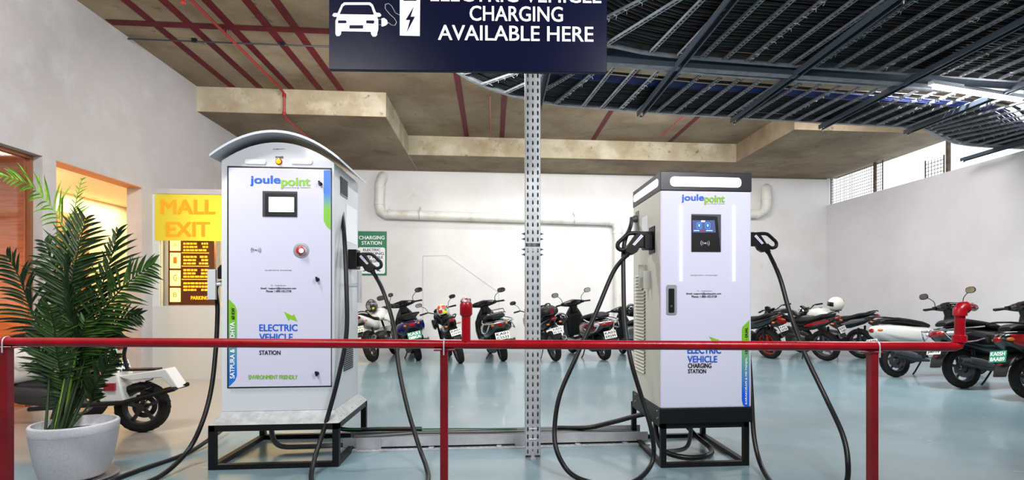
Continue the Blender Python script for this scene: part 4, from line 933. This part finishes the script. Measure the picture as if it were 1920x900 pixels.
P_OLV = paint('olive_black_bike_paint', (42, 46, 42)); P_RED = paint('red_bike_paint', (150, 18, 24)); P_GRY = paint('grey_bike_paint', (92, 94, 98)); P_DRD = paint('maroon_bike_paint', (92, 16, 30))
def moped(label, u, v, head=0, lean=10, body=P_BLK, side=None, apron=None, R=.225, rack='rail', p1='KA05', p2='C5533', pm=M_PLATEW, tail=M_RED, seatm=M_SEAT, mirrors=(1, 1), big_tail=False, group=None, scale=1.0, top_box=False, floor_strip=None, rear_w=.10, steer=0, muff=True, ink=None, wide=1.0):
    q = atz(u, v, 0)
    h_ = radians(head); t = thing('motor_scooter', label, 'scooter', (q.x+sin(h_)*.09*scale, q.y+cos(h_)*.09*scale, 0), group, (0, radians(-lean), -h_)); t.scale = (scale*wide, scale, scale)
    side = side or body; apron = apron or body
    B = lambda g, n, m, par=t, **k: g.build(n, m, par, local=True, **{'smooth': True, **k})
    wheel(t, -.09, R, rear_w, 5, name='rear_wheel'); fw = wheel(t, 1.24, R, .09, 5, name='front_wheel')
    rb = B(G().blob([((0, -.40, .66), .05, .035), ((0, -.36, .655), .105, .075), ((0, -.22, .62), .165, .125), ((0, 0, .58), .19, .155), ((0, .22, .55), .19, .165), ((0, .42, .52), .16, .19), ((0, .52, .50), .12, .19)], 'y', 20), 'rear_body', body)
    for sd in (-1, 1):   # side panels stand slightly proud
        B(G().blob([((sd*.10, -.34, .66), .012, .05), ((sd*.15, -.18, .625), .05, .085), ((sd*.168, .05, .59), .05, .10), ((sd*.165, .25, .57), .045, .09), ((sd*.14, .40, .58), .02, .04)], 'y', 14), 'side_panel', side)
        B(G().blob([((sd*.15, .34, .33), .03, .07), ((sd*.16, .6, .30), .03, .05), ((sd*.15, .95, .32), .03, .05), ((sd*.12, 1.05, .42), .02, .06)], 'y', 10), 'floor_side', body if not floor_strip else floor_strip)
    B(G().blob([((0, -.30, .775), .08, .025), ((0, -.24, .795), .12, .04), ((0, -.02, .80), .145, .045), ((0, .16, .775), .145, .045), ((0, .36, .745), .12, .045), ((0, .50, .72), .07, .03)], 'y', 18), 'seat', seatm)
    B(G().blob([((0, .46, .31), .15, .04), ((0, .7, .29), .17, .03), ((0, .95, .32), .17, .035)], 'y', 12, 4), 'footboard', M_PLAS)
    B(G().blob([((0, .93, .28), .11, .03), ((0, 1.0, .36), .19, .045), ((0, 1.0, .52), .205, .05), ((0, .985, .68), .19, .05), ((0, .96, .82), .13, .05), ((0, .94, .92), .07, .05)], 'z', 20, 3), 'front_apron', apron)
    B(G().blob([((0, .955, .40), .13, .03), ((0, .94, .6), .15, .04), ((0, .92, .78), .11, .04)], 'z', 14, 3), 'inner_apron', M_PLAS)
    fen = [((0, 1.24+cos(a_)*(R+.035), R+sin(a_)*(R+.035))) for a_ in [radians(10+16*k) for k in range(9)]]
    g = G(); rings = []
    for a_ in [radians(12+18*k) for k in range(8)]:
        c_, s_ = cos(a_), sin(a_)
        rings.append([(x, 1.24+c_*(R+h), R+s_*(R+h)) for x, h in ((-.07, .005), (-.055, .03), (0, .04), (.055, .03), (.07, .005), (.05, .012), (0, .02), (-.05, .012))])
    B(g.loft(rings), 'front_fender', apron)
    g = G()
    for sd in (-1, 1): g.tube([(sd*.06, 1.22, R), (sd*.06, 1.08, .50)], .016, 8)
    B(g, 'fork', M_ALLOY)
    # headset, turned a little with the steering
    hs = bpy.data.objects.new('handlebar', None); COL.objects.link(hs); hs.parent = t; hs.location = (0, .93, 0); hs.rotation_euler = (0, 0, radians(steer)); hs.empty_display_size = .1
    BH = lambda g, n, m: g.build(n, m, hs, local=True, smooth=True)
    BH(G().blob([((-.20, .02, 1.0), .025, .03), ((-.13, .01, 1.0), .05, .05), ((0, .0, 1.0), .085, .075), ((.13, .01, 1.0), .05, .05), ((.20, .02, 1.0), .025, .03)], 'x', 16), 'headset_cover', apron if apron is not P_WHT else P_GRY)
    BH(G().blob([((0, -.02, .84), .05, .05), ((0, -.01, .95), .07, .07)], 'z', 12), 'steering_neck', M_PLAS)
    BH(G().blob([((0, -.07, 1.02), .07, .03), ((0, -.085, 1.035), .065, .025)], 'y', 14), 'instrument_cluster', M_GLASSD)
    for sd in (-1, 1):
        BH(G().tube([(sd*.20, .0, 1.0), (sd*.335, -.05, .995)], .017, 10), 'grip', M_BLK)
        BH(G().tube([(sd*.19, .04, .995), (sd*.26, .04, .99), (sd*.345, .0, .98)], .006, 6), 'brake_lever', M_ALLOY)
        BH(G().bx(min(sd*.17, sd*.21), max(sd*.17, sd*.21), -.04, .03, .975, 1.025), 'switch_box', M_PLAS)
        if mirrors[0 if sd < 0 else 1]:
            hd = Vector((sd*.32, -.02, 1.20))
            BH(G().tube(ring_pts([(sd*.19, .0, 1.02), (sd*.20, .01, 1.10), (sd*.27, .0, 1.17), hd+Vector((0, .02, -.01))], 4), .0055, 7), 'mirror_stem', M_BLK)
            BH(G().blob([(hd+Vector((0, .035, 0)), .03, .02), (hd+Vector((0, .02, 0)), .058, .038), (hd, .066, .046), (hd+Vector((0, -.004, 0)), .06, .042)], 'y', 18), 'mirror_head', M_BLK)
            BH(G().blob([(hd+Vector((0, -.0045, 0)), .056, .038), (hd+Vector((0, -.006, 0)), .056, .038)], 'y', 18), 'mirror_glass', M_MIRR)
    # tail, indicators, plate, mudguard
    tw = .13 if big_tail else .07
    B(G().blob([((0, -.30, .655), tw, .05), ((0, -.385, .66), tw*.85, .042), ((0, -.415, .66), tw*.5, .02)], 'y', 16, 2.4), 'tail_lamp', tail)
    for sd in (-1, 1): B(G().blob([((sd*(tw+.025), -.28, .655), .035, .032), ((sd*(tw+.02), -.355, .66), .028, .025), ((sd*(tw+.015), -.375, .66), .01, .01)], 'y', 10, 2.2), 'indicator', M_CLEAR if big_tail else M_AMBER)
    B(G().blob([((0, -.14, .50), .09, .03), ((0, -.30, .47), .10, .02), ((0, -.40, .36), .09, .012), ((0, -.44, .26), .08, .008)], 'y', 12, 3.5), 'mudguard', M_PLAS)
    plate(t, (0, -.425, .475), .20, .13, p1, p2, pm, .28, ink)
    B(G().blob([((0, -.415, .385), .03, .012), ((0, -.425, .385), .028, .01)], 'y', 10), 'reflector', M_RED)
    if rack == 'rail':
        B(G().tube(ring_pts([(.14, .05, .79), (.155, -.16, .82), (.13, -.36, .84), (.0, -.42, .85), (-.13, -.36, .84), (-.155, -.16, .82), (-.14, .05, .79)], 4), .011, 8), 'grab_rail', M_BLK)
    else:
        rk = B(G().tube(ring_pts([(.17, .12, .74), (.21, -.12, .72), (.20, -.36, .70), (.08, -.47, .70), (-.08, -.47, .70), (-.20, -.36, .70), (-.21, -.12, .72), (-.17, .12, .74)], 4), .010, 8), 'crash_rail', M_CHROME)
        B(G().tube(ring_pts([(.19, .15, .62), (.23, -.08, .56), (.21, -.33, .56), (.16, -.42, .68)], 4), .009, 7), 'crash_rail', M_CHROME)
        B(G().tube(ring_pts([(-.19, .15, .62), (-.23, -.08, .56), (-.21, -.33, .56), (-.16, -.42, .68)], 4), .009, 7), 'crash_rail', M_CHROME)
        if rack == 'chrome':
            g = G().tube([(-.11, -.36, .845), (-.12, -.2, .85), (-.10, -.02, .85)], .008, 7).tube([(.11, -.36, .845), (.12, -.2, .85), (.10, -.02, .85)], .008, 7)
            for y in (-.34, -.24, -.14): g.tube([(-.12, y, .85), (.12, y, .85)], .007, 6)
            g.tube([(-.10, -.36, .85), (-.08, -.42, .92), (.08, -.42, .92), (.10, -.36, .85)], .008, 7)
            B(g, 'luggage_rack', M_CHROME)
    # engine, drive case, exhaust
    B(G().blob([((-.10, -.06, .23), .035, .06), ((-.11, .05, .24), .05, .085), ((-.10, .30, .27), .05, .08), ((-.08, .46, .30), .04, .06)], 'y', 12), 'drive_case', M_ENGINE)
    B(G().blob([((.0, .12, .33), .09, .07), ((0, .3, .34), .11, .09), ((0, .44, .35), .08, .06)], 'y', 12), 'engine', M_ENGINE)
    if muff:
        ex = B(G().tube([(.13, .34, .22), (.145, .2, .23), (.155, .16, .25), (.16, -.12, .31), (.16, -.24, .33)], [.018, .025, .052, .056, .04], 14), 'exhaust', M_GPLAS)
        B(G().blob([((.20, .10, .285), .012, .035), ((.215, -.02, .31), .012, .042), ((.21, -.16, .34), .012, .035)], 'y', 10), 'heat_shield', M_ALLOY, ex)
        B(G().cyl((.16, -.235, .33), (.16, -.25, .333), .018), 'exhaust_tip', M_INK, ex)
    for sd in (-1, 1): B(G().tube([(sd*.11, -.0, .25), (sd*.12, -.04, .52)], .022, 8), 'shock_absorber', M_BLK)
    stand_leg(t, .42)
    return t
def bike(label, u, v, head=0, lean=10, body=P_BLK, tank=None, accent=None, R=.31, p1='KA05', p2='1234', tail=M_RED, mirrors=(1, 1), rim=None, saddle_high=.86, group=None, ex='dark', scale=1.0, bag=False, steer=0):
    q = atz(u, v, 0); t = thing('motorcycle', label, 'motorcycle', (q.x, q.y, 0), group, (0, radians(-lean), -radians(head))); t.scale = (scale,)*3
    tank = tank or body
    B = lambda g, n, m, par=t, **k: g.build(n, m, par, local=True, **{'smooth': True, **k})
    wheel(t, 0, R, .125, 5, rim, 'rear_wheel'); wheel(t, 1.33, R, .10, 5, rim, 'front_wheel')
    for sd in (-1, 1): B(G().bar((sd*.10, -.03, R), (sd*.10, .46, .40), .025, .05), 'swingarm', M_BLK)
    B(G().tube([(.12, .0, R), (.12, -.05, .66)], .022, 8), 'shock_absorber', M_BLK)
    B(G().tube([(-.12, .0, R), (-.12, -.05, .66)], .022, 8), 'shock_absorber', M_BLK)
    h = saddle_high
    B(G().blob([((0, -.38, h+.05), .035, .025), ((0, -.30, h+.02), .075, .05), ((0, -.12, h-.05), .11, .085), ((0, .15, h-.12), .12, .11), ((0, .42, h-.15), .12, .12), ((0, .52, h-.14), .08, .08)], 'y', 18), 'tail_body', body)
    B(G().blob([((0, -.30, h+.075), .05, .015), ((0, -.20, h+.065), .09, .035), ((0, 0, h+.03), .115, .045), ((0, .18, h-.03), .13, .05), ((0, .40, h-.05), .125, .05), ((0, .56, h-.04), .09, .045)], 'y', 18), 'seat', M_SEAT)
    tk = B(G().blob([((0, .50, h-.02), .10, .07), ((0, .60, h+.02), .15, .11), ((0, .78, h+.05), .175, .135), ((0, .95, h+.05), .16, .12), ((0, 1.06, h+.02), .09, .06)], 'y', 20, 2.8), 'fuel_tank', tank)
    B(G().lathe([(.035, 0), (.035, .012), (.02, .014)], (0, .78, h+.182)), 'filler_cap', M_CHROME, tk)
    for sd in (-1, 1):
        B(G().blob([((sd*.16, .66, h-.04), .015, .04), ((sd*.19, .84, h-.06), .03, .11), ((sd*.19, 1.0, h-.06), .035, .11), ((sd*.15, 1.14, h-.04), .015, .05)], 'y', 12), 'tank_shroud', accent or body)
        if accent: B(G().blob([((sd*.115, -.25, h-.005), .005, .02), ((sd*.128, 0, h-.07), .006, .035), ((sd*.13, .2, h-.12), .006, .03), ((sd*.12, .3, h-.14), .004, .01)], 'y', 8), 'stripe', accent)
    B(G().blob([((0, .35, .42), .09, .08), ((0, .46, .42), .13, .13), ((0, .66, .43), .14, .14), ((0, .8, .42), .10, .11)], 'y', 16, 3.4), 'engine', M_ENGINE)
    g = G()
    for k in range(6): g.blob([((0, .74+.02*k, .52+.022*k), .10, .08, 4), ((0, .746+.02*k, .53+.022*k), .10, .08, 4)], 'z', 12)
    B(g, 'cylinder_fins', M_ENGINE)
    for sd in (-1, 1):
        B(G().tube([(sd*.09, 1.33, R), (sd*.09, 1.10, h+.06)], .022, 10), 'fork', M_BLK)
        B(G().lathe([(.055, -.02), (.06, 0), (.055, .02)], (sd*.15, .54, .42), (1, 0, 0), 16), 'engine_cover', M_ALLOY)
        B(G().bx(min(sd*.14, sd*.24), max(sd*.14, sd*.24), .36, .39, .32, .345), 'foot_peg', M_BLK)
    rings = []
    for a_ in [radians(25+16*k) for k in range(8)]:
        c_, s_ = cos(a_), sin(a_); rings.append([(x, 1.33+c_*(R+hh), R+s_*(R+hh)) for x, hh in ((-.065, .0), (-.05, .03), (0, .04), (.05, .03), (.065, .0), (.045, .012), (0, .02), (-.045, .012))])
    B(G().loft(rings), 'front_fender', body)
    B(G().blob([((0, 1.13, h+.02), .10, .10), ((0, 1.22, h+.02), .12, .12), ((0, 1.30, h-.01), .08, .08)], 'y', 16), 'headlamp_cowl', body)
    g = G().blob([((0, 1.12, h+.10), .09, .05), ((0, 1.20, h+.18), .09, .03), ((0, 1.23, h+.21), .05, .015)], 'y', 12); B(g, 'fly_screen', M_GLASSD)
    hs = bpy.data.objects.new('handlebar', None); COL.objects.link(hs); hs.parent = t; hs.location = (0, 1.08, 0); hs.rotation_euler = (0, 0, radians(steer)); hs.empty_display_size = .1
    BH = lambda g, n, m: g.build(n, m, hs, local=True, smooth=True)
    BH(G().tube([(-.37, -.10, h+.20), (-.22, -.02, h+.20), (-.10, .0, h+.14), (.10, .0, h+.14), (.22, -.02, h+.20), (.37, -.10, h+.20)], .012, 8), 'bar', M_BLK)
    BH(G().blob([((0, .02, h+.14), .06, .04), ((0, .0, h+.19), .055, .03)], 'z', 12, 3), 'instrument_cluster', M_GLASSD)
    for sd in (-1, 1):
        BH(G().tube([(sd*.25, -.035, h+.20), (sd*.385, -.108, h+.20)], .018, 10), 'grip', M_BLK)
        BH(G().tube([(sd*.22, .03, h+.19), (sd*.30, .02, h+.185), (sd*.38, -.04, h+.18)], .006, 6), 'brake_lever', M_ALLOY)
        if mirrors[0 if sd < 0 else 1]:
            hd = Vector((sd*.36, -.06, h+.40))
            BH(G().tube(ring_pts([(sd*.22, -.01, h+.21), (sd*.25, .01, h+.30), hd+Vector((0, .02, -.01))], 4), .0055, 7), 'mirror_stem', M_BLK)
            BH(G().blob([(hd+Vector((0, .035, 0)), .03, .02), (hd+Vector((0, .02, 0)), .06, .036), (hd, .07, .042), (hd+Vector((0, -.004, 0)), .064, .038)], 'y', 18), 'mirror_head', M_BLK)
            BH(G().blob([(hd+Vector((0, -.0045, 0)), .058, .034), (hd+Vector((0, -.006, 0)), .058, .034)], 'y', 18), 'mirror_glass', M_MIRR)
    B(G().blob([((0, -.34, h+.02), .06, .028), ((0, -.40, h+.035), .055, .024), ((0, -.415, h+.04), .03, .012)], 'y', 14), 'tail_lamp', tail)
    for sd in (-1, 1):
        i_ = B(G().tube([(sd*.04, -.30, h-.06), (sd*.12, -.33, h-.06)], .007, 6), 'indicator', M_BLK); B(G().blob([((sd*.13, -.31, h-.06), .03, .018), ((sd*.13, -.345, h-.06), .026, .014)], 'y', 10), 'indicator_lens', M_AMBER, i_)
    B(G().blob([((0, -.22, h-.10), .07, .02), ((0, -.36, h-.18), .075, .015), ((0, -.44, h-.34), .07, .008)], 'y', 12, 4), 'mudguard', M_PLAS)
    rings = [];
    plate(t, (0, -.425, h-.20), .20, .12, p1, p2, M_PLATEW, .35)
    g = G().tube(ring_pts([(.115, .02, h+.02), (.13, -.16, h+.09), (.10, -.32, h+.12), (.04, -.37, h+.12)], 4), .011, 8).tube(ring_pts([(-.115, .02, h+.02), (-.13, -.16, h+.09), (-.10, -.32, h+.12), (-.04, -.37, h+.12)], 4), .011, 8); B(g, 'grab_rail', M_BLK)
    e_ = B(G().tube([(.07, .9, .40), (.12, .8, .26), (.14, .5, .24), (.15, .34, .27)], .02, 9), 'exhaust_pipe', M_ALLOY)
    s2 = B(G().tube([(.15, .36, .26), (.165, .28, .29), (.18, -.05, .40), (.185, -.22, .46)], [.03, .055, .062, .052], 14), 'silencer', M_BLK if ex == 'dark' else M_ALLOY)
    B(G().lathe([(.052, 0), (.052, .012), (.03, .014), (.028, -.02)], (.185, -.22, .46), (.02, -.93, .35), 16, caps=False), 'silencer_end', M_ALLOY, s2)
    B(G().cyl((.185, -.215, .458), (.185, -.222, .461), .045), 'silencer_core', M_ENGINE, s2)
    stand_leg(t, .45)
    return t
def helmet(label, par, loc, rz, shell, patches=(), r=.135, vis=M_GLASSD, tiltx=0, cat='helmet'):
    """loc in the frame of the vehicle it rests on; stays a thing of its own"""
    M = Matrix.Translation(par.location) @ par.rotation_euler.to_matrix().to_4x4() @ Matrix.Diagonal((*par.scale, 1)); w = M @ Vector(loc)
    t = thing('helmet', label, 'helmet', w); t.rotation_euler = (tiltx, par.rotation_euler.y, rz)
    rings = []
    for k in range(13):
        a_ = -0.95+(pi/2+.95)*k/12*.985; z = r*1.02*sin(a_); rr_ = r*cos(a_)
        ring = []
        for j in range(28):
            b_ = 2*pi*j/28; x, y = cos(b_)*rr_*.88, sin(b_)*rr_*1.08
            if y > 0 and z < -.2*r: y *= 1.08
            ring.append((x, y, z))
        rings.append(ring)
    G().loft(rings).build('shell', shell, t, smooth=True, local=True)
    g = G(); vs = []; nb = 15
    for zz in (-.035, 0, .035, .055):
        for j in range(nb):
            b_ = radians(22+136*j/(nb-1)); q_ = sqrt(max(.05, 1-(zz/r)**2)); vs.append((cos(b_)*r*.905*q_, sin(b_)*r*1.115*q_, zz))
    fs = [(k*nb+j, k*nb+j+1, (k+1)*nb+j+1, (k+1)*nb+j) for k in range(3) for j in range(nb-1)]
    g.add(vs, fs).build('visor', vis, t, smooth=True, local=True)
    g = G().tube([(cos(2*pi*j/24)*r*.60*.92, sin(2*pi*j/24)*r*.66, -r*.82) for j in range(24)], .012, 8, closed=True); g.build('neck_trim', M_BLK, t, smooth=True, local=True)
    for k, (az, el, w_, h_, m) in enumerate(patches):
        vs = []; fs = []; n_ = 7
        for i in range(5):
            e_ = radians(el-h_/2+h_*i/4)
            for j in range(n_):
                b_ = radians(az-w_/2+w_*j/(n_-1)*(1 if i % 2 else .9)); vs.append((cos(b_)*cos(e_)*r*.895, sin(b_)*cos(e_)*r*1.10*(1.0 if sin(b_) < 0 else 1.02), sin(e_)*r*1.04))
        fs = [(i*n_+j, i*n_+j+1, (i+1)*n_+j+1, (i+1)*n_+j) for i in range(4) for j in range(n_-1)]
        G().add(vs, fs).build('graphic', m, t, smooth=True, local=True)
    return t
# --- back row, from left
b1 = bike('white motorcycle with a grey helmet on it, half hidden by the grey charger', 701, 678, 8, 12, P_WHT, P_WHT, None, p1='KA51', p2='7763', mirrors=(0, 1), steer=-25)
helmet('grey helmet with a yellow mark resting on the white motorcycle', b1, (0, .50, 1.10), .3, mat('grey_helmet', (62, 64, 68), .3, coat=.4, mix=((120, 122, 126), 9, .5, .56)), ((-90, 0, 50, 26, M_INK), (-85, -22, 26, 18, mat('neon_yellow', (220, 226, 30), .4)), (-60, 32, 40, 20, M_GPLAS), (-130, -10, 40, 40, mat('light_grey_graphic', (150, 152, 154), .4)), (-95, 50, 46, 12, MATS['light_grey_graphic'])))
moped('dark purple scooter with blue flanks and a green plate', 786, 676, -13, 13, P_PUR, P_BLU, P_BLK, p1='KA51', p2='08KA', pm=M_PLATEG, mirrors=(1, 1), ink=M_WHITE, scale=1.13, wide=1.12)
b3 = bike('black motorcycle with a colourful helmet on it, beside the dark purple scooter', 865, 681, -14, 16, P_BLK, p1='KA01', p2='J1535', mirrors=(1, 1), ex='alloy', steer=-10, scale=.97)
helmet('helmet with orange, white and green graphics resting on the black motorcycle', b3, (0, .42, 1.06), .1, mat('white_helmet_shell', (206, 206, 200), .3, coat=.4, mix=((30, 30, 30), 9, .52, .54)), ((-70, 28, 50, 34, mat('orange_graphic', (216, 70, 30), .4)), (-115, -2, 44, 26, mat('crimson_graphic', (170, 30, 50), .4)), (-75, -16, 50, 22, MATS['neon_yellow']), (-130, 36, 40, 26, MATS['orange_graphic']), (-95, -40, 90, 24, M_INK), (-60, 4, 22, 20, M_PLATEG)))
moped('black scooter with olive bodywork and a chrome luggage rack', 945, 677, -10, 11, P_OLV, P_OLV, P_BLK, rack='chrome', p1='KA01', p2='C5533', mirrors=(0, 1), scale=1.13, steer=-10, wide=1.18)
b5 = bike('black motorcycle with a dark red tail bag, partly behind the steel column', 1043, 677, -14, 12, P_BLK, p1='KA03', p2='EC314', mirrors=(1, 0), ex='alloy', scale=.97)
tb = b5.location
g = thing('tail_bag', 'black and red tail bag strapped on the motorcycle behind the steel column', 'bag', tb, None, tuple(b5.rotation_euler))
G().blob([((0, -.30, .99), .10, .05), ((0, -.26, 1.0), .15, .08), ((0, -.02, 1.01), .17, .10), ((0, .16, .99), .12, .07)], 'y', 18, 3).build('shell', M_PLAS, g, smooth=True, local=True)
G().prism([(-.05, -.305, 1.05), (.06, -.305, 1.05), (.03, -.31, .95), (0, -.31, .93), (-.03, -.31, .95)], (0, -1, 0), .01).build('panel', P_DRD, g, local=True)
G().tube(ring_pts([(-.04, -.1, 1.10), (-.02, -.1, 1.14), (.05, -.1, 1.14), (.07, -.1, 1.10)], 4), .012, 8).build('handle', M_BLK, g, smooth=True, local=True)
helmet('dark helmet hanging on the right of the motorcycle behind the steel column', b5, (.30, .05, .80), 1.2, P_BLK, ((-60, 0, 50, 30, P_DRD),), r=.125)
moped('red and black scooter with a large tail lamp and a chrome rail', 1134, 675, -16, 9, P_BLK, P_DRD, P_BLK, rack='crash', p1='KA03', p2='E9299', big_tail=True, mirrors=(1, 1), scale=1.14, steer=6, wide=1.12)
b7 = moped('dark scooter mostly hidden behind the left side of the white charger', 1212, 676, -6, 10, P_GRY, P_GRY, P_BLK, mirrors=(0, 0), p1='KA05', p2='2210')
helmet('black helmet on the scooter hidden behind the white charger', b7, (0, .30, 1.0), 2.6, P_BLK, ((-90, 10, 60, 20, M_GPLAS),))
# --- right row
b8 = bike('black motorcycle with orange-red rim just right of the white charger', 1446, 672, -20, 13, P_BLK, p1='KA51', p2='56700', mirrors=(0, 0), rim=mat('orange_rim', (150, 50, 30), .4), steer=-20)
helmet('glossy black helmet on the motorcycle right of the white charger', b8, (-.02, .55, 1.12), -.6, P_BLK, ((-90, 40, 30, 10, M_RED),))
bike('black motorcycle with red tank stripes and a white plate', 1551, 676, -22, 14, P_BLK, P_BLK, P_RED, p1='KA51', p2='TA821', mirrors=(0, 0), steer=-15)
b10 = bike('black and silver motorcycle with a white helmet, third from the white charger', 1617, 672, -25, 10, P_BLK, P_WHT, P_GRY, p1='KA05', p2='M4418', mirrors=(0, 0))
helmet('white helmet with a black visor on the silver motorcycle', b10, (-.02, .42, 1.13), 1.1, mat('white_gloss_shell', (226, 226, 216), .25, coat=.5), ((-90, 30, 40, 10, M_GPLAS),), r=.15)
moped('white scooter with black seat standing by the right wall', 1681, 707, 86, 9, P_WHT, P_WHT, P_BLK, rack='rail', p1='KA05', p2='JT410', mirrors=(1, 1), scale=1.1, steer=14)
moped('black scooter with chrome crash rail behind the right end of the red rail', 1807, 728, 88, 8, P_BLK, P_BLK, P_BLK, rack='crash', R=.24, p1='KA05', p2='JS8770', big_tail=True, mirrors=(0, 0), scale=1.12, steer=15)
b13 = moped('black and red scooter with a green plate at the right edge', 1936, 750, 90, 9, P_BLK, P_RED, P_BLK, p1='KA05H', p2='8AA89', pm=M_PLATEG, ink=M_WHITE, mirrors=(1, 1), scale=1.1)
# --- white scooter with outrigger wheels at the left
q = atz(200, 796, 0)
t = moped('white three-wheeled scooter with outrigger wheels standing behind the palm', 152, 792, -94, 0, P_WHT, P_WHT, P_WHT, R=.225, p1='KA05', p2='3021', mirrors=(1, 1), scale=1.12, floor_strip=P_WHT)
o_ = atz(268, 810, 0); inv = (Matrix.Translation(t.location) @ t.rotation_euler.to_matrix().to_4x4() @ Matrix.Diagonal((*t.scale, 1))).inverted()
lo = inv @ Vector((o_.x, o_.y, 0)); wx, wy = lo.x, lo.y
B = lambda g, n, m, par=t, **k: g.build(n, m, par, local=True, **{'smooth': True, **k})
wheel(t, wy, .205, .085, 5, M_ENGINE, 'outrigger_wheel', x=wx)
B(G().prism([(wx-.10, wy+.28, .46), (wx-.10, wy+.14, .50), (wx-.10, wy+.08, .27), (wx-.10, wy+.26, .27)], (1, 0, 0), .20), 'outrigger_fender', P_WHT, smooth=False, bevel=.01)
B(G().bx(wx-.12, wx-.10, wy+.14, wy+.22, .36, .42), 'side_reflector', M_RED, smooth=False)
B(G().prism([(wx-.07, wy+.16, .47), (wx-.07, wy-.20, .52), (wx-.07, wy-.30, .36), (wx-.07, wy-.24, .37), (wx-.07, wy-.17, .45), (wx-.07, wy+.05, .43)], (1, 0, 0), .16), 'outrigger_mudguard', P_WHT, smooth=False, bevel=.008)
B(G().bx(wx-.05, wx+.05, wy-.12, wy+.12, .505, .52), 'foot_pad', M_SEAT, smooth=False)
B(G().tube(ring_pts([(wx+.02, wy+.12, .50), (wx+.02, wy+.15, .62), (wx+.02, wy+.14, .74), (wx+.04, wy+.22, .84), (wx+.1, wy+.34, .86)], 5), .014, 10), 'grab_bar', M_BLK)
B(G().tube([(wx-.10, wy+.75, .23), (wx-.10, wy+.1, .26), (wx-.10, wy-.28, .36), (wx+.08, wy-.30, .37), (wx+.08, wy+.1, .27)], .018, 8), 'outrigger_frame', M_BLK)
for dy in (-.02, .05):
    g = G().tube([(wx-.075+.022*cos(k*.9), wy+dy*2-.004*k*.3+.022*sin(k*.9), .24+.005*k) for k in range(44)], .005, 5); B(g, 'spring', M_BLK) if dy < 0 else None
B(G().tube([(.1, wy+.55, .28), (wx, wy+.02, .205)], .022, 8), 'axle_arm', M_BLK)
B(G().tube([(0, .1, .28), (wx, wy, .205)], .016, 8), 'axle_arm', M_BLK)
B(G().bx(-.24, -.20, .36, 1.0, .28, .34), 'floor_trim', P_WHT, smooth=False)
